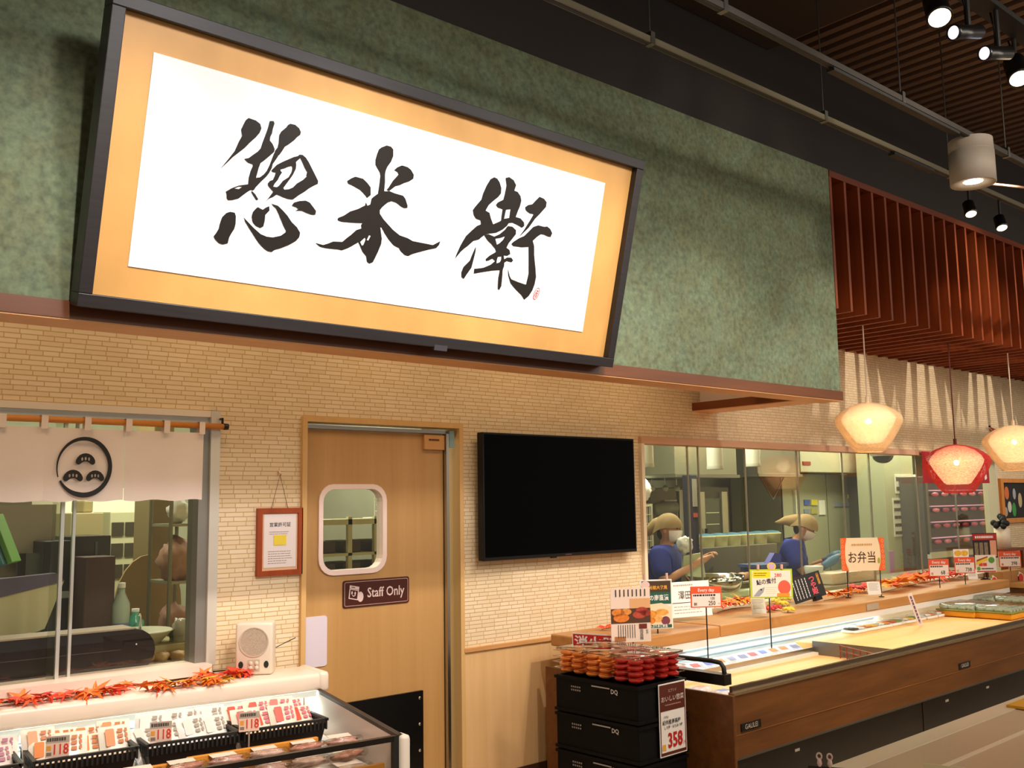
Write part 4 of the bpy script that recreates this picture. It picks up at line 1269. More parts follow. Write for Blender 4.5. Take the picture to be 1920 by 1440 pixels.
MB().box(2.77, 2.95, 0.752, 0.76, 0.785, 0.83).build('switch_plate', mat('#a89c8c', 0.4), RC)
# black end rail
pts = [atx(1254, 1230, 4.12), atx(1335, 1239, 4.12), atx(1351, 1243, 4.12), atx(1357, 1252, 4.12), atx(1360, 1278, 4.12)]
inv = RCM.inverted()
MB().tube([inv @ q for q in pts], 0.012, 10).build('end_rail', BLACKM, RC, True)
q0, q1 = inv @ atx(1250, 1253, 4.12), inv @ atx(1367, 1271, 4.12)
eb = MB()
for s in (0,):
    v = []
    for uu in (-0.03, 0.03):
        for q in (q0, q1):
            for dz in (-0.035, 0.018):
                v.append(eb.bm.verts.new((uu, q.y, q.z + dz)))
    for f in ((0, 1, 3, 2), (4, 6, 7, 5), (0, 4, 5, 1), (2, 3, 7, 6), (0, 2, 6, 4), (1, 5, 7, 3)):
        eb.bm.faces.new([v[i] for i in f])
eb.build('end_bar', mat('#16120f', 0.3), RC)
# right end rail
MB().box(LEN - 0.02, LEN + 0.01, 0.0, 0.85, 0.62, 0.70).build('far_end_bar', BLACKM, RC)

# open steel bin with tan floor and a brown wire grid
TANB = wood('#e6b06a', '#efbd7a', 'x', 4, 0.5)
bin_ = thing('steel_product_bin', 'open steel bin with tan floor sunk in the counter case', 'bin', RCM @ Vector((0.28, 0.08, 0.575)), RROT)
MB().box(0, 1.52, 0, 0.55, 0.0, 0.012).build('tan_floor', TANB, bin_)
MB().box(0, 1.52, 0.55, 0.558, 0, 0.06).build('back_wall', STEEL, bin_)
MB().box(1.52, 1.528, 0, 0.558, 0, 0.10).build('end_wall', STEELD, bin_)
MB().box(0, 1.52, 0.515, 0.552, 0.012, 0.03).build('inner_step', mat('#e8dcc8', 0.4), bin_)
gd = thing('wire_grid', 'brown wire grid divider standing in the steel bin', 'grid', RCM @ Vector((1.60, 0.09, 0.587)), RROT + R(62))
for k in range(6):
    MB().tube([(0.075 * k, 0, 0), (0.075 * k, 0, 0.085)], 0.004, 6).build('upright_wire', mat('#8a3a1c', 0.5), gd)
for k in range(3):
    MB().tube([(-0.01, 0, 0.012 + 0.034 * k), (0.385, 0, 0.012 + 0.034 * k)], 0.004, 6).build('cross_wire', mat('#8a3a1c', 0.5), gd)
tb = MB().box(1.84, 5.3, 0.06, 0.79, 0.575, 0.655, 0.004).build('raised_board', wood('#eab76c', '#f2c47c', 'x', 3, 0.5), None)
tb.matrix_world = RCM
tag(tb, 'bright tan raised board in the middle of the counter case', 'board')
for (u0, u1, v0, v1, z0, z1, lab) in ((0.35, 1.15, 0.645, 0.675, 0.575, 0.605, 'tan divider board behind the steel bin'), (1.2, 1.82, 0.645, 0.675, 0.575, 0.61, 'tan divider board near the bright raised board')):
    o = MB().box(u0, u1, v0, v1, z0, z1, 0.003).build('divider_board', TANB, None)
    o.matrix_world = RCM
    tag(o, lab, 'board')

MB().box(0.03, 1.82, 0.68, 0.80, 0.575, 0.61).build('rear_step', mat('#e9e4da', 0.4), RC)
# blue-white packs in a row along the rear, red-white ones at the end rail
ordn = ['first', 'second', 'third', 'fourth', 'fifth', 'sixth', 'seventh', 'eighth', 'ninth', 'tenth', 'eleventh', 'twelfth', 'thirteenth', 'fourteenth', 'fifteenth', 'sixteenth']
pkm = [MB().box(-0.056, 0.056, -0.045, 0.045, 0, 0.04, 0.014).mesh('packet', mat(c, 0.2, var=0.25, scale=30), True) for c in ('#dfe6f4', '#cfd8ee', '#f2ece8', '#e6d4d4')]
pkl = [MB().plate([rrect(-0.036, 0.036, -0.02, 0.02, 0.008)], 0, None).mesh('packet_label', mat(c, 0.4)) for c in ('#6f86c8', '#c86a6a', '#8a94b4', '#d8905a')]
for k in range(14):
    t = thing('blue_white_packet', 'small blue and white packet, %s along the rear of the case' % ordn[k], 'packet', RCM @ Vector((0.14 + 0.118 * k, 0.715 + random.uniform(-.01, .01), 0.612)), RROT + R(random.uniform(-12, 12)), 'packets along the rear vent')
    t.rotation_euler.x = R(24)
    inst('packet', pkm[k % 4], t)
    inst('packet_label', pkl[(k * 3 + k // 4) % 4], t, (0, 0, 0.0412), (R(-90), 0, 0))
for k in range(7):
    t = thing('flat_packet', 'flat white and red packet, %s in the corner by the black end rail' % ordn[k], 'packet', RCM @ Vector((0.10 + 0.13 * (k % 2), 0.08 + 0.15 * (k // 2), 0.578)), RROT + R(random.uniform(-30, 30)), 'packets by the black end rail')
    inst('packet', pkm[2 + k % 2], t)
    inst('packet_label', pkl[[1, 3, 1, 0][k % 4]], t, (0, 0, 0.0412), (R(-90), 0, 0))

# bento packs along the rear of the raised board
bl = MB().box(-0.085, 0.085, -0.055, 0.055, 0, 0.02, 0.006).mesh('bento_tray', mat('#f4ece2', 0.4), True)
blid = MB().box(-0.082, 0.082, -0.052, 0.052, 0.02, 0.05, 0.012).mesh('clear_lid', CLEAR, True)
bf = [MB().box(-0.036, 0.036, -0.045, 0.045, 0.02, 0.036, 0.01).mesh('food_portion', mat(c, 0.5, var=0.3, scale=50), True) for c in ('#f4f0e6', '#d8883c', '#6f9a4a', '#2c2a28', '#e8b84a', '#c8543c')]
for k in range(13):
    p = RCM @ Vector((2.5 + 0.19 * k, 0.715, 0.656))
    t = thing('bento_pack', 'clear lidded bento pack, %s in the row behind the tan board' % ordn[k], 'bento', p, RROT + R(random.uniform(-6, 6)), 'bento packs along the rear ledge')
    inst('bento_tray', bl, t)
    inst('food_portion', bf[[3, 1, 0, 5, 0, 2, 0, 0, 4, 0, 1, 0, 2][k]], t, (-0.04, 0, 0))
    inst('food_portion', bf[[0, 4, 1, 2, 4, 0, 1, 5, 0, 4, 0, 3, 0][k]], t, (0.04, 0, 0))
    inst('clear_lid', blid, t)
# yellow based sushi platters with clear lids
yb = MB().box(-0.21, 0.21, -0.15, 0.15, 0, 0.045, 0.008).mesh('yellow_tray', mat('#e8a021', 0.4), True)
yr = MB().box(-0.215, 0.215, -0.155, 0.155, 0.043, 0.055, 0.004).mesh('green_rim', mat('#8a8a3c', 0.4), True)
yl = MB().box(-0.2, 0.2, -0.14, 0.14, 0.055, 0.10, 0.02).mesh('clear_lid', glass('lid_plastic', '#dfe2da', 3.0, 1.5, 0.12), True)
yf = MB()
for a_ in range(6):
    for b_ in range(4):
        yf.sphere((-0.165 + 0.066 * a_, -0.11 + 0.073 * b_, 0.062), 0.03, 0.9, 1.0, 0.62, 8, 6)
yf = yf.mesh('rice_pieces', mat('#cfd2c4', 0.5, var=0.15, scale=50), True)
for (px, py, z, lab) in ((1812, 1152, 0.66, 'yellow based sushi platter next to the empty tan board'), (1880, 1156, 0.66, 'yellow based sushi platter nearest the front rail'),
                         (1850, 1135, 0.66, 'yellow based sushi platter behind, beside the far end bar'), (1912, 1138, 0.66, 'yellow based sushi platter behind, cut by the picture edge')):
    p = atz(px, py, z)
    t = thing('sushi_platter', lab, 'food platter', p, RROT, 'yellow based sushi platters')
    t['group'] = 'yellow based sushi platters'
    inst('yellow_tray', yb, t); inst('green_rim', yr, t); inst('rice_pieces', yf, t); inst('clear_lid', yl, t)

# garlands and flowers on the ledge
LZ = 0.846
g2 = 'maple leaf garlands on the wooden ledge'
def lz(px, py):
    return atz(px, py, LZ)
garland('orange maple garland on the ledge beside the orange 250 price tag', [lz(1345, 1150), lz(1375, 1142), lz(1408, 1140)], 26, 0.06, 0.10, [1, 0, 4, 3], g2, 0.05)
garland('orange maple garland on the ledge right of the black card', [lz(1545, 1128), lz(1575, 1122), lz(1600, 1116)], 16, 0.06, 0.09, [1, 3, 1], g2, 0.03)
garland('red maple garland on the ledge under the large orange edged sign', [lz(1600, 1112), lz(1625, 1110)], 12, 0.06, 0.10, [2, 0, 2], g2, 0.04)
garland('orange maple garland on the ledge right of the small white card', [lz(1655, 1112), lz(1690, 1102), lz(1718, 1097)], 34, 0.10, 0.12, [1, 1, 3, 4], g2, 0.06)
garland('red maple garland on the ledge below the 68 price tag', [lz(1722, 1096), lz(1765, 1088), lz(1805, 1084)], 36, 0.12, 0.11, [2, 0, 4, 1], g2, 0.05)
garland('red maple sprig behind the plum cards at the ledge end', [lz(1128, 1182), lz(1150, 1178), lz(1180, 1172)], 9, 0.04, 0.05, [0, 4], g2)
pm = [MB().sphere((0, 0.55, 0.1), 0.5, 0.7, 1.0, 0.35, 8, 6).mesh('petal', mat(c, 0.5), True) for c in ('#e6c52c', '#c2261e', '#dc4a2a')]
for (px, py, ci, lab) in ((1442, 1143, 1, 'small red artificial flower left on the ledge'), (1455, 1140, 1, 'small red artificial flower next to the yellow ones'), (1456, 1128, 0, 'small yellow artificial flower upper left on the ledge'),
                          (1468, 1132, 0, 'small yellow artificial flower in the middle of the bunch'), (1479, 1144, 0, 'small yellow artificial flower lying lowest on the ledge'), (1473, 1124, 0, 'small yellow artificial flower at the back of the bunch')):
    p = lz(px, py + 4)
    t = thing('artificial_flower', lab, 'flower', p, group='artificial flowers on the ledge')
    for k in range(6):
        inst('petal', pm[ci], t, (0, 0, 0.035), (R(-30), R(12), R(60 * k)), (0.05, 0.05, 0.05))
    MB().sphere((0, 0, 0.04), 0.012, n=8, m=6).build('centre', mat('#a87818', 0.6), t, True)
    MB().tube([(0, 0, 0.03), (0.005, 0.01, 0.0)], 0.0025, 5).build('stem', mat('#4c6a2c', 0.6), t)

# ================================================================== CARDS, TAGS AND POSTERS ON THE COUNTER
def card(name, label, cat, px, Y, yaw, face, poles=(), zfoot=None, group=None, thick=0.003, lean=0.0, roll=0.0):
    """px = (left, right, top, bottom) of the upright card in the photograph, Y its distance plane"""
    xl, xr, yt, yb = px
    p = at((xl + xr) / 2, yb, Y)
    dp = depth(p)
    w = (xr - xl) * dp / FPX / max(0.25, math.cos(R(yaw) + math.atan2(p.x, p.y + 4.55)))
    h = (yb - yt) * dp / FPX
    t = thing(name, label, cat, p, group=group)
    t.rotation_euler = (R(lean), R(roll), R(yaw))
    MB().box(-w / 2, w / 2, -0.0015, thick - 0.0015, 0, h).build('card', face, t)
    for f in poles:
        z = (zfoot if zfoot is not None else 0.58) - p.z
        MB().tube([(f * w, 0.004, h * 0.3), (f * w, 0.004, z)], 0.0042, 6).build('pole', BLACK, t)
        MB().lathe([(0, z), (0.022, z), (0.02, z + 0.006), (0, z + 0.008)], 12, (f * w, 0.004, 0)).build('foot', BLACKM, t)
    return t, w, h

PEACH = mat('#f6dcc8', 0.6)
ORNG = mat('#f0703a', 0.5)
OCH = mat('#e8a832', 0.5)
# plum card with two photographs
t, w, h = card('plum_card', 'tall cream card with two plum photographs above the stacked crates', 'card', (1147, 1221, 1104, 1204), -0.80, -28, PEACH, (0.05,), 0.60)
patch(t, 'photo_ground', -w / 2, w / 2, h * 0.35, h * 0.62, mat('#5a3a26', 0.5))
patch(t, 'photo_sky', -w * 0.02, w / 2, h * 0.62, h * 0.8, mat('#eab07a', 0.5))
for (x, z, rx, rz, c) in ((-0.32, 0.55, .16, .07, '#e88a3a'), (-0.12, 0.56, .14, .06, '#ee9a48'), (-0.24, 0.45, .2, .08, '#ea8434'), (0.28, 0.58, .15, .06, '#b8483a'), (0.38, 0.53, .13, .06, '#a83c30'), (0.22, 0.5, .17, .07, '#c4503c')):
    MB().plate([ellipse(x * w, z * h, rx * w, rz * h, 16)], -0.0034, None).build('printed_plum', mat(c, 0.4, var=0.2, scale=60), t)
lines(t, -w * 0.42, w * 0.42, h * 0.84, h * 0.97, 8, INK, vertical=True, fill=0.3)
lines(t, -w * 0.35, w * 0.12, h * 0.08, h * 0.32, 8, INK, vertical=True, fill=0.3)
patch(t, 'brown_square', w * 0.2, w * 0.4, h * 0.24, h * 0.33, mat('#7a2c1e', 0.5))
txt('南高梅', h * 0.075, INK, t, w * 0.26, h * 0.13, vertical=True)
txt('紀州', h * 0.05, INK, t, w * 0.4, h * 0.18, vertical=True)
patch(t, 'jar_picture', -w * 0.42, -w * 0.14, h * 0.02, h * 0.11, mat('#b8743c', 0.5))
# green card
t, w, h = card('pickle_card', 'dark green and white card with orange food photograph beside the plum card', 'card', (1203, 1262, 1088, 1179), -0.62, -30, mat('#f4efe6', 0.6), (0.02,), 0.60)
patch(t, 'brown_band', -w * 0.46, w * 0.46, h * 0.7, h * 0.97, mat('#4a3424', 0.5))
patch(t, 'green_band', -w * 0.46, w * 0.46, h * 0.5, h * 0.74, mat('#1f5a48', 0.5), -0.003)
MB().plate([[(-w * .46, h * .44), (-w * .2, h * .5), (w * .15, h * .52), (w * .46, h * .44), (w * .46, h * .06), (-w * .46, h * .06)]], -0.0032, None).build('cream_field', mat('#f6ddb8', 0.5), t)
for (x, z, rx, rz, c) in ((-0.2, 0.3, .2, .08, '#f09a3c'), (0.15, 0.33, .22, .07, '#f2a850'), (-0.25, 0.17, .2, .08, '#ee8a2c'), (0.02, 0.2, .16, .07, '#f4b060'), (0.27, 0.16, .14, .09, '#7a3a4a')):
    MB().plate([ellipse(x * w, z * h, rx * w, rz * h, 14)], -0.0036, None).build('printed_food', mat(c, 0.5, var=0.25, scale=70), t)
txt('元祖大発見', h * 0.08, OCH, t, 0.06 * w, h * 0.83, -0.0036, 0.03)
txt('伝の南蛮漬', h * 0.125, WHITE, t, 0.0, h * 0.62, -0.0036, 0.02, sx=0.85)
patch(t, 'green_foot', -w * 0.46, w * 0.46, h * 0.02, h * 0.085, mat('#1f5a48', 0.5), -0.0034)
txt('たっぷりあじ南蛮', h * 0.07, WHITE, t, 0, h * 0.052, -0.0038, 0.02, sx=0.8)
MB().plate([ellipse(-w * 0.34, h * 0.9, w * 0.14, h * 0.07, 16)], -0.0036, None).build('round_badge', mat('#e8c8c0', 0.5), t)
for s in (-0.35, 0.35):
    MB().tube([(s * w, 0, h), (s * w, 0, h + 0.035)], 0.008, 8).build('clip', mat('#d8b8a8', 0.4), t)
# white Sawada card
t, w, h = card('name_card', 'large white card with black characters behind the orange price tag', 'card', (1262, 1336, 1091, 1156), -0.42, -12, PAPER, lean=-8)
txt('澤田食品', h * 0.26, INK, t, w * 0.02, h * 0.6, sx=0.92)
MB().box(-w * 0.46, w * 0.46, -0.004, -0.0025, h * 0.4, h * 0.415).build('rule', INK, t)
lines(t, -w * 0.44, w * 0.3, h * 0.08, h * 0.34, 3, mat('#a89888', 0.6), fill=0.2)
lines(t, -w * 0.4, w * 0.2, h * 0.85, h * 0.95, 1, mat('#b8a898', 0.6), fill=0.4)
def everyday(label, px, Y, yaw, num, num2=None, poles=(0.0,), zf=0.6, big=True):
    t, w, h = card('shelf_price_tag', label, 'price tag', px, Y, yaw, mat('#e8582e', 0.5), poles, zf, 'orange headed price tags')
    patch(t, 'white_field', -w * 0.46, w * 0.46, h * 0.05, h * 0.66, mat('#f4e4da', 0.5))
    txt('Every day', h * 0.22, WHITE, t, 0, h * 0.82, -0.0032, 0.015, sx=0.95)
    lines(t, -w * 0.42, w * 0.4, h * 0.52, h * 0.64, 1, INK, fill=0.7)
    patch(t, 'orange_seal', -w * 0.4, -w * 0.3, h * 0.1, h * 0.24, OCH)
    if num2:
        txt(num2, h * 0.19, INK, t, w * 0.2, h * 0.42, -0.0034, 0.012, sx=0.85)
    txt(num, h * (0.28 if num2 else 0.32), INK, t, w * 0.18, h * (0.19 if num2 else 0.22), -0.0034, 0.014, sx=0.85)
    txt('円', h * 0.1, mat('#8a6a5a', 0.6), t, w * 0.41, h * 0.16)
everyday('orange headed price tag reading 100 and 250 on a tall pole', (1296, 1353, 1100, 1139), -0.72, -34, '250', '100')
everyday('orange headed price tag reading 68 above the red garland', (1744, 1779, 1049, 1081), -0.50, -38, '68')
everyday('orange headed price tag reading 738 before a yellow card', (1792, 1827, 1045, 1075), -0.50, -38, '738')
everyday('orange headed price tag reading 398 right of the red topped poster', (1876, 1913, 1034, 1063), -0.45, -38, '398', zf=0.72)
# fish card with red haired drawn face: kept as a plain drawing of a smiling face
t, w, h = card('fish_card', 'green edged hand drawn fish card on a black pole', 'card', (1409, 1486, 1068, 1121), -0.72, -40, mat('#bcd02a', 0.5), (-0.06,), 0.60)
patch(t, 'cream_field', -w * 0.46, w * 0.46, h * 0.04, h * 0.95, mat('#f6e8d8', 0.6))
patch(t, 'yellow_bubble', -w * 0.44, w * -0.02, h * 0.7, h * 0.94, mat('#f2dc1e', 0.5), -0.0031, 0.008)
lines(t, -w * 0.4, -w * 0.06, h * 0.75, h * 0.9, 2, mat('#7a5a10', 0.5), -0.0036, fill=0.4)
txt('鮎の煮付', h * 0.2, mat('#2a2440', 0.5), t, -w * 0.12, h * 0.56, -0.0036, 0.018, sx=0.9, roll=R(-6))
txt('280', h * 0.17, mat('#d03a2c', 0.5), t, w * 0.16, h * 0.78, -0.0036, 0.016)
lines(t, -w * 0.14, w * 0.12, h * 0.12, h * 0.4, 4, OCH, fill=0.12)
MB().plate([[(-w * .44, h * .06), (-w * .3, h * .3), (-w * .16, h * .38), (-w * .2, h * .2), (-w * .3, h * .06)]], -0.0034, None).build('drawn_fish', mat('#9aa2aa', 0.5), t)
MB().plate([ellipse(-w * 0.25, h * 0.29, w * 0.02, h * 0.03, 10)], -0.0038, None).build('drawn_fish_eye', INK, t)
MB().plate([ellipse(w * 0.3, h * 0.36, w * 0.15, h * 0.25, 18)], -0.0033, None).build('drawn_red_circle', mat('#e0624a', 0.5), t)
MB().plate([rrect(w * 0.12, w * 0.42, h * 0.04, h * 0.16, 0.006)], -0.0036, None).build('drawn_orange_patch', mat('#f09a2c', 0.5), t)
MB().plate([ellipse(w * 0.02, h * 1.1, w * 0.105, h * 0.14, 18)], -0.003, 0.001).build('round_sticker', mat('#f0c83c', 0.5), t)
MB().plate([ellipse(w * 0.02, h * 1.1, w * 0.075, h * 0.1, 18)], -0.0038, None).build('round_sticker_centre', mat('#c8a8c8', 0.5), t)
for s in (-0.3, 0.26):
    MB().tube([(s * w, 0, h), (s * w, 0, h + 0.03)], 0.009, 8).build('clip', mat('#e0b0a8', 0.4), t)
# black rice card
t, w, h = card('rice_card', 'black card with pink and white vertical lettering leaning on the ledge', 'card', (1492, 1550, 1077, 1124), -0.42, -22, mat('#15110f', 0.5), lean=-10, roll=-12)
txt('つや姫', h * 0.28, mat('#ee5a6a', 0.5), t, w * 0.2, h * 0.5, -0.0034, 0.02, vertical=True)
txt('山形県産', h * 0.13, OCH, t, w * 0.4, h * 0.7, -0.0034, 0.01, vertical=True)
lines(t, -w * 0.44, w * 0.05, h * 0.1, h * 0.88, 5, WHITE, vertical=True, fill=0.22)
MB().box(w * 0.1, w * 0.3, -0.02, 0.03, -0.02, 0.012).build('card_foot', BLACK, t)
# plain white note cards
for (px, Y, yaw, lab) in (((1411, 1437, 1121, 1151), -0.58, -25, 'small white printed note left of the artificial flowers'), ((1629, 1652, 1091, 1115), -0.50, -30, 'small white note card under the large orange edged sign'),
                          ((1817, 1833, 1069, 1086), -0.45, -30, 'tiny white note card below the 738 price tag')):
    t, w, h = card('note_card', lab, 'card', px, Y, yaw, PAPER, lean=-10)
    lines(t, -w * 0.4, w * 0.4, h * 0.3, h * 0.92, 7, mat('#9a8a7c', 0.6), fill=0.25)
# bento sign
t, w, h = card('bento_sign', 'large cream bento sign with orange patterned edges on two poles', 'sign', (1581, 1658, 1009, 1070), -0.45, -34, mat('#f7e2bf', 0.6), (-0.38, 0.38), 0.846)
for s in (-1, 1):
    MB().plate([[(s * w * .5, 0), (s * w * .5, h), (s * w * .36, h), (s * w * .40, h * .75), (s * w * .41, h * .5), (s * w * .40, h * .25), (s * w * .34, 0)]], -0.003, None).build('orange_edge', mat('#ee6a2c', 0.5), t)
    dm = MB()
    for k in range(6):
        z = h * (0.1 + 0.16 * k)
        dm.plate([[(s * w * .46 - 0.012, z), (s * w * .46, z - h * .07), (s * w * .46 + 0.012, z), (s * w * .46, z + h * .07)],
                  [(s * w * .46 - 0.008, z), (s * w * .46, z - h * .045), (s * w * .46 + 0.008, z), (s * w * .46, z + h * .045)]], -0.0035, None)
    dm.build('diamond_pattern', mat('#f8a070', 0.5), t)
txt('お弁当', h * 0.38, mat('#4a2c1c', 0.5), t, -0.01, h * 0.38, -0.0034, 0.004, sx=0.82)
lines(t, -w * 0.25, w * 0.3, h * 0.74, h * 0.84, 1, mat('#d8a86a', 0.5), fill=0.6)
MB().plate([ellipse(w * 0.36, h * 0.3, w * 0.03, h * 0.09, 12)], -0.0034, None).build('green_mark', mat('#a8b03c', 0.5), t)
# yellow card behind the 738 tag
t, w, h = card('yellow_picture_card', 'white card with yellow round pictures behind the 738 price tag', 'card', (1791, 1817, 1030, 1068), -0.40, -36, PAPER)
for x in (-0.22, 0.22):
    MB().plate([ellipse(x * w, h * 0.8, w * 0.24, h * 0.14, 14)], -0.003, None).build('yellow_picture', mat('#e6bc3c', 0.5, var=0.2, scale=60), t)
# red topped food poster and the bright card below it
t, w, h = card('food_poster', 'dark poster with red heading at the far end of the counter', 'poster', (1828, 1869, 1000, 1046), -0.30, -34, mat('#241a18', 0.5), (0.0,), 0.72)
patch(t, 'red_heading', -w * 0.5, w * 0.5, h * 0.72, h * 0.97, mat('#b82820', 0.5))
lines(t, -w * 0.4, w * 0.4, h * 0.78, h * 0.9, 1, WHITE, fill=0.8)
for k in range(3):
    patch(t, 'menu_picture', w * (-0.44 + 0.2 * k), w * (-0.29 + 0.2 * k), h * 0.1, h * 0.62, mat('#8a7a62', 0.5, var=0.3, scale=60))
patch(t, 'pink_column', w * 0.2, w * 0.46, h * 0.05, h * 0.7, mat('#e8a888', 0.5))
t, w, h = card('bright_food_card', 'colourful food card with green circle below the dark poster', 'card', (1832, 1867, 1041, 1073), -0.36, -36, mat('#f2e6dc', 0.5), (0.0,), 0.72)
MB().plate([[(-w * .46, h * .62), (w * .1, h * .9), (w * .1, h * .7), (-w * .46, h * .42)]], -0.003, None).build('yellow_stripe', mat('#f0d02c', 0.5), t)
MB().plate([[(-w * .44, h * .72), (w * .1, h * .94), (w * .1, h * .86), (-w * .44, h * .62)]], -0.0034, None).build('brown_stripe', mat('#a0521c', 0.5), t)
MB().plate([ellipse(w * 0.28, h * 0.7, w * 0.15, h * 0.18, 16)], -0.003, None).build('green_circle', mat('#5a9a3c', 0.5), t)
MB().plate([ellipse(-w * 0.36, h * 0.22, w * 0.09, h * 0.11, 12)], -0.003, None).build('small_green_circle', mat('#6aa840', 0.5), t)
for x in (-0.25, -0.05):
    patch(t, 'red_square', w * (x - 0.09), w * (x + 0.09), h * 0.36, h * 0.54, mat('#d8482c', 0.5))
patch(t, 'red_foot', -w * 0.46, w * 0.46, h * 0.02, h * 0.08, RED)
lines(t, -w * 0.22, w * 0.42, h * 0.14, h * 0.28, 1, INK, fill=0.5)
# two cut-out meat cards
for (px, lab) in (((1832, 1872, 1082, 1113), 'meat shaped cut-out card nearer the green cards'), ((1881, 1922, 1076, 1107), 'meat shaped cut-out card cut by the picture edge')):
    xl, xr, yt, yb = px
    p = at((xl + xr) / 2, yb, -0.42)
    s = (xr - xl) * depth(p) / FPX
    t = thing('meat_cutout_card', lab, 'card', p, R(-38), 'meat shaped cut-out cards')
    arch = [(-0.5, 0.0), (-0.44, 0.35), (-0.3, 0.6), (-0.05, 0.74), (0.2, 0.7), (0.3, 0.85), (0.48, 0.72), (0.52, 0.45), (0.42, 0.25), (0.46, 0.05), (0.15, -0.02), (0.0, 0.18), (-0.12, 0.0)]
    MB().plate([[(x * s, z * s) for x, z in arch]], -0.0015, 0.0015).build('card', mat('#f4ead8', 0.5), t)
    MB().plate([[(x * s * 0.82 - 0.012, z * s * 0.68 + 0.01) for x, z in arch if z < 0.75]], -0.0026, None).build('meat_picture', mat('#9a4c20', 0.5, var=0.4, scale=40), t)
    MB().plate([ellipse(0.36 * s, 0.56 * s, 0.12 * s, 0.2 * s, 14)], -0.0032, None).build('red_badge', mat('#d63c34', 0.5), t)
    MB().plate([ellipse(0.2 * s, 0.76 * s, 0.07 * s, 0.06 * s, 10)], -0.0034, None).build('green_leaf_mark', mat('#7a9a3c', 0.5), t)
    lt = MB()
    for k in range(7):
        a = R(150 - 17 * k)
        lt.plate([rect(-0.06 * s + 0.36 * s * math.cos(a) - 0.018, -0.06 * s + 0.36 * s * math.cos(a) + 0.018, 0.26 * s + 0.36 * s * math.sin(a) - 0.022, 0.26 * s + 0.36 * s * math.sin(a) + 0.022)], -0.0036, None)
    lt.build('curved_lettering', INK, t)
    MB().tube([(0, 0.01, 0.2 * s), (0, 0.01, 0.70 - p.z)], 0.006, 6).build('pole', BLACK, t)
# narrow leaning label stick on the tan board
p = atz(1727, 1173, 0.657)
t = thing('narrow_label', 'narrow white label strip leaning upright on the tan board', 'label', p, group=None)
t.rotation_euler = (0, R(-17), R(-40))
hh = 62 * depth(p) / FPX
MB().box(-0.018, 0.018, -0.001, 0.001, 0, hh).build('strip', mat('#f0dcd8', 0.5), t)
lines(t, -0.008, 0.008, 0.02, hh - 0.02, 1, mat('#6a5a7a', 0.6), vertical=True, fill=0.8)

# fire extinguisher sign on a post by the dado
p = at(1117, 1214, -0.62)
fx = thing('extinguisher_sign', 'red fire extinguisher sign with white characters behind the plum packs', 'sign', p, R(-72))
w = 0.145
MB().box(-w, w, -0.004, 0, -0.03, 0.075).build('plate', mat('#f4ece4', 0.5), fx)
patch(fx, 'red_field', -w + 0.006, w - 0.006, -0.024, 0.068, mat('#c8201c', 0.45), -0.005)
txt('消火器', 0.07, WHITE, fx, 0, 0.022, -0.006, 0.025, sx=1.25)
MB().tube([(0, 0.004, 0), (0, 0.004, -p.z)], 0.012, 8).build('post', mat('#8a8078', 0.4, 0.5), fx)

# ================================================================== CRATES AND PLUM PACKS
CX, CY = 3.77, -1.005
CW, CD, CH, CROT = 0.36, 0.55, 0.185, R(2)
cr = {}
m = MB()
t_ = 0.012
m.box(-CW / 2, CW / 2, -CD / 2, -CD / 2 + t_, 0, CH - 0.004).box(-CW / 2, CW / 2, CD / 2 - t_, CD / 2, 0, CH - 0.004)
m.box(-CW / 2, -CW / 2 + t_, -CD / 2, CD / 2, 0, CH - 0.004).box(CW / 2 - t_, CW / 2, -CD / 2, CD / 2, 0, CH - 0.004)
m.box(-CW / 2, CW / 2, -CD / 2, CD / 2, 0, 0.01)
cr['tub'] = m.mesh('tub', mat('#050404', 0.6, spec=0.2))
m = MB()
for z in (0.004, CH - 0.02):
    m.box(-CW / 2 - 0.008, CW / 2 + 0.008, -CD / 2 - 0.008, -CD / 2, z, z + 0.014).box(-CW / 2 - 0.008, CW / 2 + 0.008, CD / 2, CD / 2 + 0.008, z, z + 0.014)
    m.box(-CW / 2 - 0.008, -CW / 2, -CD / 2, CD / 2, z, z + 0.014).box(CW / 2, CW / 2 + 0.008, -CD / 2, CD / 2, z, z + 0.014)
cr['rim'] = m.mesh('rim', mat('#050404', 0.55, spec=0.2))
m = MB()
for k in range(5):
    for j in range(2):
        m.box(-CW / 2 - 0.0075, -CW / 2 - 0.006, CD / 2 - 0.12 - 0.014 * k, CD / 2 - 0.112 - 0.014 * k, CH - 0.055 - 0.016 * j, CH - 0.047 - 0.016 * j)
cr['vent_slots'] = m.mesh('vent_slots', mat('#8a8078', 0.5))
cl = ['lowest black plastic crate of the stack', 'second black plastic crate from the floor', 'third black plastic crate from the floor', 'topmost black plastic crate under the plum packs']
for k in range(4):
    c = thing('plastic_crate', cl[k], 'crate', (CX, CY, CH * k), CROT, 'stacked black crates')
    for nm, me in cr.items():
        inst(nm, me, c)
    tx = txt('DQ', 0.03, mat('#cfc8c0', 0.5), c, 0, 0, 0, 0.02)
    tx.location = (-CW / 2 - 0.0085, -0.13, CH - 0.045)
    tx.rotation_euler = (0, 0, R(-90))
    bar = MB().box(0, 0.12, -0.001, 0, 0, 0.006).build('print_line', mat('#a8a098', 0.5), c)
    bar.location = (-CW / 2 - 0.0085, 0.02, CH - 0.035)
    bar.rotation_euler = (0, 0, R(-90))
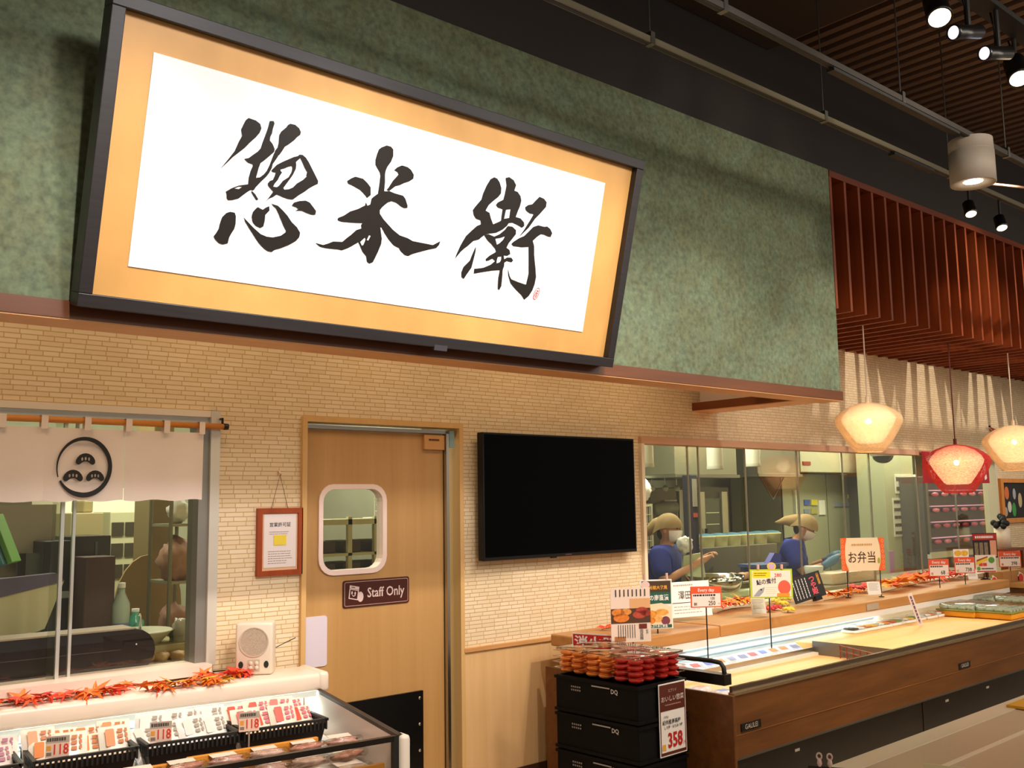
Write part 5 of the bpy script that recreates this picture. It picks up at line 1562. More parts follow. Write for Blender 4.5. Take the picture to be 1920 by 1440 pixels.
# plum packs, five layers of six
rim_me = MB().box(-0.097, 0.097, -0.097, -0.088, 0.026, 0.029).box(-0.097, 0.097, 0.088, 0.097, 0.026, 0.029).box(-0.097, -0.088, -0.088, 0.088, 0.026, 0.029).box(0.088, 0.097, -0.088, 0.088, 0.026, 0.029).mesh('tray_rim', glass('rim_plastic', '#f0dcd4', 3.5, 1.5, 0.1))
lid_me = MB().box(-0.09, 0.09, -0.09, 0.09, 0.029, 0.044, 0.012).mesh('domed_lid', CLEAR, True)
plums = {}
for nm, c in (('red', '#c02c22'), ('orange', '#ee8a3c')):
    plums[nm] = MB().sphere((0, 0, 0), 0.039, 1, 1, 0.42, 14, 8).mesh('plum', mat(c, 0.16, var=0.3, scale=30), True)
rown = ['front', 'middle', 'back']
for layer in range(4):
    for iy in range(3):
        for ix in range(2):
            colr = 'orange' if (iy == 2 or (iy == 1 and ix == 0)) else 'red'
            pk = thing('plum_pack', '%s pickled plum pack, %s layer, %s row, %s column' % (colr, ['lowest', 'second lowest', 'second highest', 'topmost'][layer], rown[iy], 'door-side' if ix == 0 else 'counter-side'), 'plum pack',
                       (CX + (-0.088 + 0.19 * ix) + random.uniform(-.004, .004), CY - 0.185 + 0.193 * iy + random.uniform(-.004, .004), CH * 4 + 0.002 + 0.029 * layer), CROT + R(random.uniform(-2, 2)), 'pickled plum packs on the crates')
            inst('tray_rim', rim_me, pk)
            for a_ in (-1, 1):
                for b_ in (-1, 1):
                    inst('plum', plums[colr], pk, (a_ * 0.043, b_ * 0.043, 0.016))
            if layer == 3:
                inst('domed_lid', lid_me, pk)
# 358 price sign on the crate front
ps = thing('plum_price_sign', 'brown and white price sign reading 358 on the front of the crates', 'sign', (0, 0, 0), CROT)
ps.matrix_world = Matrix.Translation((CX, CY, 0)) @ Matrix.Rotation(CROT, 4, 'Z') @ Matrix.Translation((0.06, -CD / 2 - 0.012, 0.385))
w, h = 0.105, 0.345
MB().box(-w, w, -0.003, 0.0, 0, h).build('board', mat('#ece4da', 0.5), ps)
BR2 = mat('#5a2416', 0.5)
patch(ps, 'brown_head', -w + 0.005, w - 0.005, h * 0.64, h - 0.006, BR2, -0.004)
MB().plate([rect(-w + 0.005, w - 0.005, 0.006, h * 0.64), rect(-w + 0.011, w - 0.011, 0.02, h * 0.62)], -0.004, None).build('brown_border', BR2, ps)
txt('おいしい惣菜', 0.03, mat('#e0cfc0', 0.5), ps, 0, h * 0.78, -0.005, 0.003)
txt('エブリイ', 0.017, mat('#d0b8a4', 0.5), ps, 0, h * 0.89, -0.005)
lines(ps, -0.06, 0.07, h * 0.68, h * 0.72, 1, mat('#a8866e', 0.5), -0.005, fill=0.4)
txt('紀州産南高梅', 0.024, INK, ps, -0.012, h * 0.46, -0.005, 0.012)
txt('しそ梅・はちみつ梅', 0.018, INK, ps, 0, h * 0.39, -0.005, 0.008, sx=0.9)
txt('(100g)', 0.015, INK, ps, -0.055, h * 0.54, -0.005)
txt('358', 0.095, mat('#b8241c', 0.5), ps, 0.012, h * 0.2, -0.005, 0.03, sx=0.82)
txt('円', 0.02, mat('#b8241c', 0.5), ps, 0.086, h * 0.13, -0.005)
patch(ps, 'orange_seal', -0.088, -0.062, h * 0.09, h * 0.17, OCH, -0.005)

# ================================================================== FREEZER ISLAND IN THE FOREGROUND
fz = 0.62
FI = thing('freezer_island', 'beige freezer island with sliding lids in the lower right foreground', 'freezer', (0, 0, 0), 0)
FO = atz(1570, 1430, fz)
fi_rot = R(1.4)
FI.location = (FO.x, FO.y, 0)
FI.rotation_euler = (0, 0, fi_rot)
BEIG = mat('#bfa888', 0.4)
MB().box(-0.75, 6, -1.1, 0.0, 0.05, fz - 0.02).build('body', mat('#cdbfa6', 0.4), FI)
MB().box(-0.75, 6, -0.10, 0.0, fz - 0.02, fz, 0.004).build('rim', mat('#d6c6aa', 0.35), FI)
MB().box(-0.75, 6, -0.30, -0.10, fz - 0.024, fz - 0.004).build('lid', BEIG, FI)
MB().box(-0.75, 6, -0.315, -0.298, fz - 0.004, fz + 0.004).build('lid_rail', mat('#e4d4b8', 0.3), FI)
MB().box(-0.75, 6, -0.60, -0.315, fz - 0.022, fz - 0.002).build('lid', mat('#c2aa8a', 0.35), FI)
MB().box(-0.75, 6, -0.63, -0.60, fz - 0.03, fz + 0.012).build('dark_gasket', mat('#1c120e', 0.4), FI)
MB().box(-0.75, 6, -1.1, -0.63, fz - 0.022, fz - 0.002).build('lid', BEIG, FI)
p = atz(1915, 1322, fz)
yc = MB().box(-0.10, 0.6, -0.11, 0.03, 0, 0.012).build('yellow_sheet', mat('#e0a01c', 0.5), None, False, (p.x, p.y, fz), (0, 0, fi_rot))
tag(yc, 'yellow sheet lying on the beige freezer island', 'sheet')
p = atz(1548, 1432, 0.70)
t = thing('clip_card', 'black edged card held by two pinkish clips in the foreground', 'card', (p.x, p.y, p.z - 0.11), R(-62))
MB().box(-0.06, 0.10, -0.002, 0.002, 0.0, 0.10).build('card', mat('#1a1614', 0.5), t)
for x in (-0.02, 0.015):
    MB().lathe([(0.004, 0.10), (0.009, 0.11), (0.006, 0.125), (0.0, 0.13)], 10, (x, -0.004, 0)).build('clip_jaw', mat('#e2c2b8', 0.35), t, True)
    MB().plate([ellipse(x, 0.135, 0.011, 0.013, 14), ellipse(x, 0.135, 0.006, 0.008, 14)], -0.008, -0.002).build('clip_ring', mat('#e2c2b8', 0.35), t)
p = atz(1770, 1438, 0.66)
t = thing('foreground_price_card', 'cream price card top edge showing at the bottom of the picture', 'card', (p.x, p.y, p.z - 0.10), R(-70))
MB().box(-0.07, 0.07, -0.002, 0.002, 0.0, 0.105).build('card', mat('#e8dcae', 0.5), t)
patch(t, 'red_mark', -0.02, 0.05, 0.05, 0.09, RED)

# ================================================================== KITCHEN BEHIND THE LONG WINDOW
def kbox(name, label, cat, px, Y, dpt, m, group=None, bev=0.006, zmin=None, zmax=None):
    """box whose front face lies in the plane y = Y"""
    xl, xr, yt, yb = px
    a, b = at(xl, yt, Y), at(xr, yb, Y)
    z0 = zmin if zmin is not None else min(at(xl, yb, Y).z, b.z)
    z1 = zmax if zmax is not None else a.z
    t = thing(name, label, cat, ((a.x + b.x) / 2, Y, z0), group=group)
    w, h = (b.x - a.x) / 2, z1 - z0
    MB().box(-w, w, 0, dpt, 0, h, bev).build('body', m, t)
    return t, w, h

KCREAM = mat('#c9c6a8', 0.5)
KST = mat('#9a988a', 0.32, 0.85)
KSTD = mat('#5a5648', 0.4, 0.7)
KDARK = mat('#2e2a22', 0.5)
# extraction hoods
t, w, h = kbox('extraction_hood', 'pale steel extraction hood over the oven', 'hood', (1264, 1382, 828, 889), 1.5, 0.9, mat('#8a8770', 0.35, 0.5), zmax=2.74)
MB().box(-w - 0.02, w + 0.02, -0.02, 0.92, -0.03, 0.0).build('lower_lip', KST, t)
t, w, h = kbox('extraction_hood', 'stainless extraction hood above the second worker', 'hood', (1420, 1500, 850, 888), 1.6, 0.8, KST, zmax=2.74)
MB().box(-w - 0.02, w + 0.02, -0.02, 0.82, -0.03, 0.0).build('lower_lip', KST, t)
for s in (-0.25, 0.25):
    MB().tube([(s, 0.1, 0.0), (0, 0.1, -0.28)], 0.008, 6).build('brace', KSTD, t)
t, w, h = kbox('ceiling_cabinet', 'long pale wall cabinet above the tall fridge', 'cabinet', (1500, 1634, 850, 885), 1.75, 0.6, mat('#b9b699', 0.4, 0.3), zmax=2.6)
MB().box(-w * 0.95, -w * 0.75, -0.01, 0.0, h * 0.12, h * 0.18).build('red_black_label', mat('#8a2c1c', 0.5), t)
# plain white cylinders hung from the kitchen ceiling
def duct(px, py0, py1, wpx, Y, label, ribs=0, taper=0.95):
    a, b = at(px, py0, Y), at(px, py1, Y)
    r = wpx * depth(b) / FPX / 2
    t = thing('white_cylinder', label, 'duct', b, group='white cylinders under the kitchen ceiling')
    hh_ = 2.76 - b.z
    pr = [(r * taper, hh_)]
    if ribs:
        for k in range(ribs):
            f = 1 - k / ribs
            pr += [(r * 1.04, hh_ * f - 0.01), (r * 0.93, hh_ * (f - 0.5 / ribs))]
    pr += [(r, 0.03), (r * 0.97, 0.0), (r * 0.8, 0.0), (r * 0.8, 0.05), (0, 0.05)]
    MB().lathe(pr, 20).build('shell', mat('#dcdccc', 0.4), t, True)
    MB().lathe([(r * 1.03, 0.0), (r * 1.05, 0.012), (r * 1.03, 0.03)], 20).build('collar', mat('#c4c4b4', 0.4), t, True)
duct(1212, 838, 876, 28, 0.9, 'white hanging cylinder next to the television')
duct(1341, 842, 880, 30, 1.0, 'white hanging cylinder in front of the oven hood')
duct(1412, 845, 875, 28, 1.1, 'ribbed white hanging cylinder beside the window joint', 5)
# oven
t, w, h = kbox('steam_oven', 'tall dark glass steam oven with steel posts behind the first worker', 'oven', (1300, 1372, 913, 1062), 2.1, 0.7, KSTD, zmin=0.0)
z1 = h
MB().box(-w * 0.55, w * 0.45, -0.012, 0.0, z1 * 0.52, z1 * 0.93).build('glass_door', mat('#4c5242', 0.12, 0.2), t)
for k in range(5):
    MB().box(-w * 0.42, w * 0.32, -0.018, -0.012, z1 * (0.56 + 0.07 * k), z1 * (0.566 + 0.07 * k)).build('rack_line', mat('#c8c8a4', 0.4), t)
for s in (-0.68, 0.62):
    MB().box(w * s - 0.05, w * s + 0.05, -0.03, 0.0, z1 * 0.5, z1 * 0.97).build('steel_post', mat('#b9b59c', 0.3, 0.6), t)
MB().tube([(-w * 0.62, -0.05, z1 * 0.62), (-w * 0.62, -0.06, z1 * 0.75)], 0.015, 8).build('handle', BLACKM, t)
# navy column with display
t, w, h = kbox('navy_control_column', 'narrow navy control column left of the oven', 'column', (1294, 1311, 890, 1002), 1.35, 0.1, mat('#2c2a36', 0.45), zmin=0.0)
MB().box(-w * 0.6, w * 0.6, -0.01, 0.0, h - 0.30, h - 0.04).build('pale_panel', mat('#8e8878', 0.5), t)
MB().box(-w * 0.5, w * 0.5, -0.012, 0.0, h - 0.40, h - 0.36).build('red_label', mat('#a8483c', 0.5), t)
for k in (0, 1):
    MB().plate([ellipse(-0.03 + 0.07 * k, h - 1.0, 0.03, 0.04, 14), ellipse(-0.03 + 0.07 * k, h - 1.0, 0.018, 0.026, 14)], -0.02, 0.0).build('white_knob', WHITE, t)
# fridge behind the first worker
t, w, h = kbox('steel_fridge', 'dark steel fridge behind the first worker', 'fridge', (1219, 1290, 915, 1050), 2.2, 0.6, mat('#6a6656', 0.3, 0.6), zmin=0.0)
MB().box(w * 0.55, w * 0.85, -0.02, 0.0, 0.3, h - 0.02).build('door_edge', mat('#c0bca4', 0.3, 0.5), t)
for k in range(3):
    MB().box(-w * 0.3, w * 0.4, -0.02, 0.0, h - 0.14 - 0.05 * k, h - 0.125 - 0.05 * k).build('shelf_line', mat('#c6c2a8', 0.4), t)
MB().tube([(-w * 0.9, -0.06, h - 0.22), (w * 0.1, -0.06, h - 0.20)], 0.06, 14).build('paper_roll', mat('#9c967c', 0.5), t, True)
MB().tube([(w * 0.25, -0.05, h - 0.2), (w * 0.25, -0.05, h - 0.7)], 0.012, 8).build('handle', STEEL, t)
# wire rack with white bag
a = at(1198, 945, 1.2); b = at(1226, 1100, 1.2)
rk = thing('wire_rack', 'white wire rack next to the television edge', 'rack', (a.x, 1.2, 0))
ww, zt = b.x - a.x, a.z
for x in (0, ww):
    for y in (0, 0.35):
        MB().tube([(x, y, 0), (x, y, zt)], 0.012, 8).build('post', mat('#b8b49c', 0.4), rk)
for k in range(14):
    z = 0.6 + (zt - 0.62) * k / 13
    MB().tube([(0, 0, z), (ww, 0, z)], 0.004, 5).build('cross_wire', mat('#c4c0a8', 0.4), rk)
for k in range(1, 6):
    MB().tube([(ww * k / 6, 0, 0.6), (ww * k / 6, 0, zt)], 0.004, 5).build('upright_wire', mat('#c4c0a8', 0.4), rk)
MB().box(0, ww, 0, 0.35, zt - 0.02, zt).build('top_shelf', mat('#b8b49c', 0.4), rk)
wb = MB().blob((0, 0, 0.12), 0.12, 1.0, 0.9, 1.0, seed=2).build('white_bag', mat('#e9e6dc', 0.6), None, True, (at(1203, 935, 1.35).x, 1.38, zt))
tag(wb, 'round white plastic bag on top of the wire rack', 'bag')
# hanging utensils
hg = thing('utensil_rail', 'steel utensil rail with hanging ladles above the fridge', 'rail', at(1235, 895, 1.9))
MB().tube([(-0.4, 0, 0), (0.5, 0, 0.0)], 0.012, 8).build('rail', STEEL, hg)
for k, x in enumerate((-0.3, -0.12, 0.08, 0.26, 0.42)):
    MB().tube([(x, -0.01, 0), (x, -0.01, -0.09)], 0.006, 6).build('handle', STEEL, hg)
    MB().sphere((x, -0.015, -0.11), 0.04, 1, 0.6, 0.8, 10, 6).build('ladle_bowl', mat('#b4b098', 0.3, 0.6), hg, True)
# counter behind with cream tubs
t, w, h = kbox('rear_counter', 'stainless rear counter with splash edge', 'counter', (1312, 1458, 1028, 1036), 1.45, 0.5, KST, zmin=0.0)
tub = MB().lathe([(0.0, 0), (0.09, 0), (0.1, 0.09), (0.108, 0.1), (0.1, 0.105)], 16).mesh('tub', mat('#cfc78e', 0.5), True)
tlid = MB().lathe([(0.1, 0.104), (0.08, 0.12), (0.03, 0.128), (0.0, 0.13)], 16).mesh('blue_lid', mat('#4a7484', 0.5), True)
ztop = at(1370, 1028, 1.85).z
for k in range(6):
    q = at(1322 + 25 * k, 1026, 1.6)
    tb_ = thing('cream_tub', 'cream tub with blue lid, %s along the rear counter' % ordn[k], 'tub', (q.x, 1.6, h), group='cream tubs on the rear counter')
    inst('tub', tub, tb_); inst('blue_lid', tlid, tb_)
# tall pale fridge door with notices
t, w, h = kbox('tall_fridge', 'tall pale green fridge with coloured notices behind the second worker', 'fridge', (1462, 1632, 888, 1150), 2.0, 0.7, mat('#a9aa88', 0.35, 0.15), zmin=0.0)
MB().box(-w * 0.72, -w * 0.70, -0.03, 0.0, h * 0.55, h * 0.9).build('door_handle', mat('#e6e6d2', 0.3), t)
MB().box(-w, -w * 0.98, -0.012, 0.0, 0, h).build('door_gap', KDARK, t)
MB().box(w * 0.05, w * 0.06, -0.006, 0.0, 0, h).build('door_gap', mat('#6c6a50', 0.5), t)
for (px0, px1, py0, py1, c) in ((1508, 1519, 937, 947, '#3f5aa8'), (1521, 1533, 937, 947, '#d6c832'), (1535, 1548, 938, 965, '#e4e4d4'), (1508, 1518, 955, 962, '#7a8a9a'), (1521, 1533, 954, 963, '#a8a050'), (1590, 1616, 927, 934, '#c8c83c'), (1565, 1602, 943, 949, '#8a94a0')):
    a, b = at(px0, py0, 1.99), at(px1, py1, 1.99)
    MB().box(a.x - t.location.x, b.x - t.location.x, -0.012, 0.0, b.z - t.location.z, a.z - t.location.z).build('notice', mat(c, 0.6), t)
# steel door frame right of the fridge
t, w, h = kbox('steel_doorway', 'dark steel door jamb right of the tall fridge', 'door jamb', (1628, 1646, 868, 1080), 1.7, 0.3, mat('#6a6a5c', 0.35, 0.6), zmin=0.0)
MB().box(-w * 1.6, -w * 0.5, -0.03, 0.0, 0.9, 1.55).build('lock_panel', mat('#8e8a74', 0.35, 0.5), t)
MB().box(-w * 1.5, -w * 0.4, -0.035, 0.0, 1.60, 1.64).build('red_label', mat('#b83428', 0.5), t)
# white pillar with notices, camera dome
t, w, h = kbox('white_pillar', 'pale pillar with two notice sheets inside the kitchen', 'pillar', (1655, 1728, 850, 1130), 1.3, 0.35, mat('#aeb08e', 0.5), zmin=0.0, zmax=2.76)
for (px0, px1, py0, py1, rows) in ((1678, 1720, 889, 925, 2), (1674, 1716, 934, 1004, 5)):
    a, b = at(px0, py0, 1.29), at(px1, py1, 1.29)
    x0, x1, z0, z1 = a.x - t.location.x, b.x - t.location.x, b.z - t.location.z, a.z - t.location.z
    MB().box(x0, x1, -0.008, 0.0, z0, z1).build('notice_sheet', mat('#d6d6c4', 0.6), t)
    for k in range(rows):
        zz = z0 + (z1 - z0) * (k + 0.3) / rows
        MB().box(x0 + 0.02, x1 - 0.02, -0.01, -0.008, zz, zz + (z1 - z0) * 0.4 / rows).build('photo_row', mat('#5a5444', 0.5, var=0.6, scale=30), t)
MB().box(-w - 0.01, -w + 0.1, -0.012, 0.0, 0.75, 1.0).build('pink_notice', mat('#b88ab4', 0.5), t)
q = at(1655, 852, 1.0)
dm = thing('camera_dome', 'white security camera dome under the kitchen ceiling', 'camera', q)
MB().lathe([(0.13, 0.3), (0.14, 0.0), (0.12, -0.02)], 20).build('housing', mat('#d8d6c6', 0.4), dm, True)
MB().sphere((0, 0, -0.01), 0.115, 1, 1, 0.8, 16, 10).build('dome', mat('#38382e', 0.1), dm, True)
MB().tube([(0, 0, 0.3), (0, 0, 2.77 - q.z)], 0.03, 8).build('drop_tube', mat('#c8c6b4', 0.4), dm)
# meat hatch with pink lit shelves
t, w, h = kbox('meat_cabinet', 'pink lit glass meat cabinet at the end of the kitchen', 'cabinet', (1730, 1862, 905, 1100), 1.0, 0.6, mat('#5c5850', 0.4, 0.3), zmin=0.0, zmax=1.86)
MB().box(-w + 0.08, w - 0.08, -0.006, 0.0, h - 0.85, h - 0.06).build('dark_interior', mat('#3c3034', 0.4), t)
for k in range(4):
    z = h - 0.17 - 0.185 * k
    MB().box(-w + 0.1, w - 0.1, -0.03, -0.006, z, z + 0.012).build('shelf_light', mat('#e8a8d0', 0.5, emit=0.6), t)
    for j in range(6):
        x = -w + 0.22 + (2 * w - 0.44) * j / 5
        MB().sphere((x, -0.03, z - 0.04), 0.06, 1.5, 0.4, 0.42, 10, 6).build('meat_tray', mat(['#c0506a', '#d07a8c', '#a03c54'][(j + k) % 3], 0.4, var=0.3, scale=30), t, True)
MB().box(-w, w, -0.05, 0.0, h - 0.95, h - 0.88).build('white_sill', mat('#c8c6b4', 0.4), t)
MB().box(-w, -w + 0.06, -0.03, 0.0, h - 0.9, h).build('steel_jamb', STEELD, t)
t2 = MB().box(15.5, 15.55, 0.13, 3.0, 0, 2.75).build('wall_kitchen_end', mat('#a9a88a', 0.5))
tag(t2, 'pale wall closing the kitchen at its far end', kind='structure')
# prep counter right behind the glass, tray, steel bowl, blue bin, paper stack
pc = MB().box(5.2, 10.6, 0.16, 0.56, 0.82, 0.86).build('prep_counter', KST)
tag(pc, 'stainless prep counter just behind the long window', 'counter')
for x in (5.4, 7.2, 9.0, 10.4):
    MB().tube([(x, 0.4, 0), (x, 0.4, 0.82)], 0.025, 10).build('leg', STEEL, pc)
q = at(1372, 1068, 0.5)
ft = thing('food_tray', 'steel tray heaped with pale food slices', 'tray', (q.x, 0.42, 0.95))
MB().box(-0.24, 0.22, -0.12, 0.12, 0, 0.015, 0.004).build('tray', STEEL, ft)
MB().box(-0.2, 0.2, -0.1, 0.1, -0.09, 0.0).build('stand', STEELD, ft)
for k in range(9):
    MB().sphere((-0.18 + 0.042 * k, random.uniform(-.05, .05), 0.045), 0.06, 0.9, 0.8, 0.55, 10, 6).build('food_slice', mat(['#d8b4a0', '#c89a72', '#b87f4c'][k // 3], 0.5, var=0.2, scale=30), ft, True, None, None)
q = at(1342, 1085, 0.35)
sb = thing('mixing_bowl', 'large stainless mixing bowl on the prep counter', 'bowl', (q.x, 0.36, 0.86))
MB().lathe([(0.0, 0.0), (0.12, 0.005), (0.19, 0.08), (0.225, 0.17), (0.235, 0.172), (0.2, 0.08), (0.12, 0.015), (0.0, 0.012)], 24).build('bowl', CHROME, sb, True)
MB().tube([(0.2, -0.03, 0.17), (0.27, -0.05, 0.1), (0.22, -0.06, 0.03)], 0.006, 8).build('cord_handle', WHITE, sb, True)
q = at(1428, 1070, 0.42)
bb_ = thing('blue_bin', 'blue plastic bin on the prep counter', 'bin', (q.x, 0.40, 0.86))
MB().plate([[(-0.16, 0.0), (0.16, 0.0), (0.19, 0.22), (-0.19, 0.22)]], -0.1, 0.1).build('tub', mat('#3c4c74', 0.45), bb_)
MB().box(-0.2, 0.2, -0.115, 0.115, 0.2, 0.225).build('rim', mat('#4a5a88', 0.45), bb_)
MB().plate([[(0.0, 0.22), (0.19, 0.22), (0.19, 0.30), (0.1, 0.31)]], -0.05, 0.0).build('folded_sheet', mat('#3c40a8', 0.5), bb_)
q = at(1585, 1100, 0.3)
kb = MB().box(-0.3, 0.45, -0.1, 0.12, 0, 0.1, 0.01).build('paper_box', mat('#cfc0a4', 0.6), None, False, (q.x, 0.34, 0.86))
tag(kb, 'low pale paper box on the prep counter beside the second worker', 'box')
q = at(1335, 1118, 0.3)
cb = MB().box(-0.5, 0.9, -0.08, 0.1, 0, 0.05, 0.006).build('green_board', mat('#b9c49a', 0.5), None, False, (q.x + 0.4, 0.28, 0.86))
tag(cb, 'pale green cutting board behind the orange price tag', 'board')
rb = MB().sphere((0, 0, 0.03), 0.05, 1.6, 1, 0.6, 12, 8).build('red_cloth', mat('#c0392c', 0.7), None, True, (at(1275, 1088, 0.3).x, 0.26, 0.86))
tag(rb, 'small red cloth on the prep counter near the first worker', 'cloth')

# ------------------------------------------------------------------ people
def skin_mesh(name, verts, edges, radii, m, parent, root=0, sub=2):
    me = bpy.data.meshes.new(name)
    me.from_pydata([Vector(v) for v in verts], edges, [])
    me.materials.append(m)
    o = bpy.data.objects.new(name, me)
    COL.objects.link(o)
    o.parent = parent
    md = o.modifiers.new('skin', 'SKIN')
    md.use_smooth_shade = True
    lay = me.skin_vertices[0].data
    for i, r in enumerate(radii):
        lay[i].radius = (r, r) if not isinstance(r, tuple) else r
        lay[i].use_root = (i == root)
    s = o.modifiers.new('sub', 'SUBSURF')
    s.levels = s.render_levels = sub
    return o

SKIN = mat('#c98f6a', 0.5, sub=0.1)
SHIRT = mat('#1f2f86', 0.75, var=0.15, scale=14)
KHAKI = mat('#a4875a', 0.8, var=0.1, scale=16)
def person(label, loc, yaw, hd, arms, glove=None, tail=1.0, tilt=0.0):
    t = thing('person', label, 'person', loc, yaw)
    V, E, Rr = [], [], []
    def add(v, r, p=None):
        V.append(v); Rr.append(r)
        if p is not None:
            E.append((p, len(V) - 1))
        return len(V) - 1
    hx, hy, hz = hd          # head centre
    pel = add((0, 0, 0.80), 0.115)
    sp1 = add((0, 0.0, 0.95), 0.105, pel)
    ch = add((0, -0.01, 1.12), 0.12, sp1)
    nk = add((hx * 0.4, hy * 0.35, 1.225), 0.055, ch)
    nk2 = add((hx * 0.7, hy * 0.6 + 0.012, hz - 0.10), 0.052, nk)
    h1 = add((hx, hy - 0.012, hz - 0.045), 0.088, nk2)
    h2 = add((hx, hy, hz + 0.03), 0.102, h1)
    add((hx, hy + 0.005, hz + 0.085), 0.07, h2)
    for s in (-1, 1):
        a = add((s * 0.085, 0, 0.74), 0.085, pel)
        b = add((s * 0.095, -0.01, 0.44), 0.06, a)
        c = add((s * 0.095, 0.02, 0.09), 0.042, b)
        add((s * 0.1, -0.12, 0.035), 0.035, c)
    hands = []
    for s, key in ((-1, 'R'), (1, 'L')):
        el, wr, pm_ = [Vector(q) for q in arms[key]]
        a = add((s * 0.185, 0.0, 1.18), 0.06, ch)
        b = add(el, 0.042, a)
        c = add(wr, 0.028, b)
        d_ = add(wr.lerp(pm_, 0.5), 0.03, c)
        e = add(pm_, 0.026, d_)
        dr = (pm_ - wr).normalized()
        sd = dr.cross(Vector((0, 0, 1))).normalized()
        up_ = sd.cross(dr)
        for k in range(4):
            o1 = pm_ + sd * (0.026 - 0.0175 * k) + dr * 0.022
            ln = (0.034, 0.04, 0.038, 0.03)[k]
            f1 = add(o1, 0.0088, e)
            f2 = add(o1 + dr * ln - up_ * 0.008, 0.008, f1)
            add(o1 + dr * ln * 1.25 - up_ * 0.034, 0.0072, f2)
        th = add(wr.lerp(pm_, 0.45) + sd * 0.036 * s, 0.0105, d_)
        add(wr.lerp(pm_, 0.9) + sd * 0.05 * s - up_ * 0.012, 0.009, th)
        hands.append((wr, pm_, dr))
    skin_mesh('body', V, E, Rr, SKIN, t)
    # shirt with half sleeves
    V2 = [(0, 0, 0.76), (0, 0, 0.95), (0, -0.01, 1.12), (hx * 0.3, hy * 0.25, 1.22)]
    E2 = [(0, 1), (1, 2), (2, 3)]
    R2 = [(0.19, 0.15), (0.18, 0.15), (0.20, 0.165), 0.09]
    for s, key in ((-1, 'R'), (1, 'L')):
        el = Vector(arms[key][0])
        i = len(V2)
        sh = Vector((s * 0.19, 0.0, 1.18))
        V2 += [tuple(sh), tuple(sh.lerp(el, 0.5)), tuple(sh.lerp(el, 0.88))]
        R2 += [0.10, 0.088, 0.08]
        E2 += [(2, i), (i, i + 1), (i + 1, i + 2)]
    skin_mesh('shirt', V2, E2, R2, SHIRT, t)
    skin_mesh('trousers', [(0, 0, 0.80), (-0.085, 0, 0.74), (0.085, 0, 0.74), (-0.095, -0.01, 0.44), (0.095, -0.01, 0.44), (-0.095, 0.02, 0.11), (0.095, 0.02, 0.11)],
              [(0, 1), (0, 2), (1, 3), (2, 4), (3, 5), (4, 6)], [0.125, 0.095, 0.095, 0.07, 0.07, 0.055, 0.055], mat('#26262c', 0.8), t)
    ap = MB()
    g = []
    for i in range(9):
        col = []
        for j in range(7):
            u_, z = -1 + 2 * i / 8, 0.45 + 0.62 * j / 6
            col.append(ap.bm.verts.new((u_ * (0.17 if j < 5 else 0.11), -0.15 + 0.05 * u_ * u_ + 0.01 * (j == 6), z)))
        g.append(col)
    for i in range(8):
        for j in range(6):
            ap.bm.faces.new((g[i][j], g[i + 1][j], g[i + 1][j + 1], g[i][j + 1]))
    ap.build('apron', mat('#20275c', 0.8), t, True)
    # head gear in the head's own frame
    M = Matrix.Translation((hx, hy, hz)) @ Matrix.Rotation(tilt, 4, 'X')
    cap = MB()
    n1, n2 = 20, 9
    rows = []
    for j in range(n2 + 1):
        ph = R(90) * j / n2
        row = []
        for i in range(n1):
            th = 2 * math.pi * i / n1
            x, y, z = math.cos(th) * math.cos(ph), math.sin(th) * math.cos(ph), math.sin(ph)
            back = max(0, y)
            q = Vector((x * 0.106, y * 0.114 * (1 + 0.25 * back), z * 0.122 + 0.016 - 0.06 * back ** 2 * (1 - z)))
            row.append(cap.bm.verts.new(M @ q))
        rows.append(row)
    for j in range(n2):
        for i in range(n1):
            cap.bm.faces.new((rows[j][i], rows[j][(i + 1) % n1], rows[j + 1][(i + 1) % n1], rows[j + 1][i]))
    co = cap.build('head_scarf', KHAKI, t, True)
    tl = MB()
    pts_ = [(0.0, 0.05, 0.045), (0.0, 0.11, 0.03), (0.0, 0.165 * tail, -0.005), (0.0, 0.205 * tail, -0.04), (0.0, 0.235 * tail, -0.055)]
    tl.tube([M @ Vector(q) for q in pts_], [0.07, 0.062, 0.042, 0.022, 0.006], 12)
    tl.build('scarf_tail', KHAKI, co, True)
    ms = MB()
    gg = []
    for i in range(9):
        col = []
        for j in range(7):
            th = R(-78 + 156 * i / 8)
            ph = R(-62 + 66 * j / 6)
            rr_ = 0.096 + 0.012 * math.cos(th) * math.cos(ph * 1.3)
            q = Vector((math.sin(th) * math.cos(ph) * rr_ * 0.92, -math.cos(th) * math.cos(ph) * rr_ - 0.006, math.sin(ph) * rr_ * 1.02 - 0.012))
            col.append(ms.bm.verts.new(M @ q))
        gg.append(col)
    for i in range(8):
        for j in range(6):
            ms.bm.faces.new((gg[i][j], gg[i + 1][j], gg[i + 1][j + 1], gg[i][j + 1]))
    ms.build('face_mask', mat('#e6d8ce', 0.7), t, True)
    for s in (-1, 1):
        MB().sphere(M @ Vector((s * 0.032, -0.083, 0.012)), 0.011, 1.3, 0.6, 0.7, 10, 6).build('eye', mat('#1c1410', 0.3), t, True)
        MB().sphere(M @ Vector((s * 0.086, 0.012, -0.005)), 0.02, 0.5, 0.8, 1.3, 10, 6).build('ear', SKIN, t, True)
        MB().tube([M @ Vector((s * 0.05, -0.082, 0.03)), M @ Vector((s * 0.018, -0.092, 0.032))], 0.004, 6).build('eyebrow', mat('#241812', 0.8), t)
    MB().sphere(M @ Vector((0, 0.055, -0.03)), 0.062, 1.1, 0.7, 0.95, 12, 8).build('hair', mat('#1c1512', 0.7), t, True)
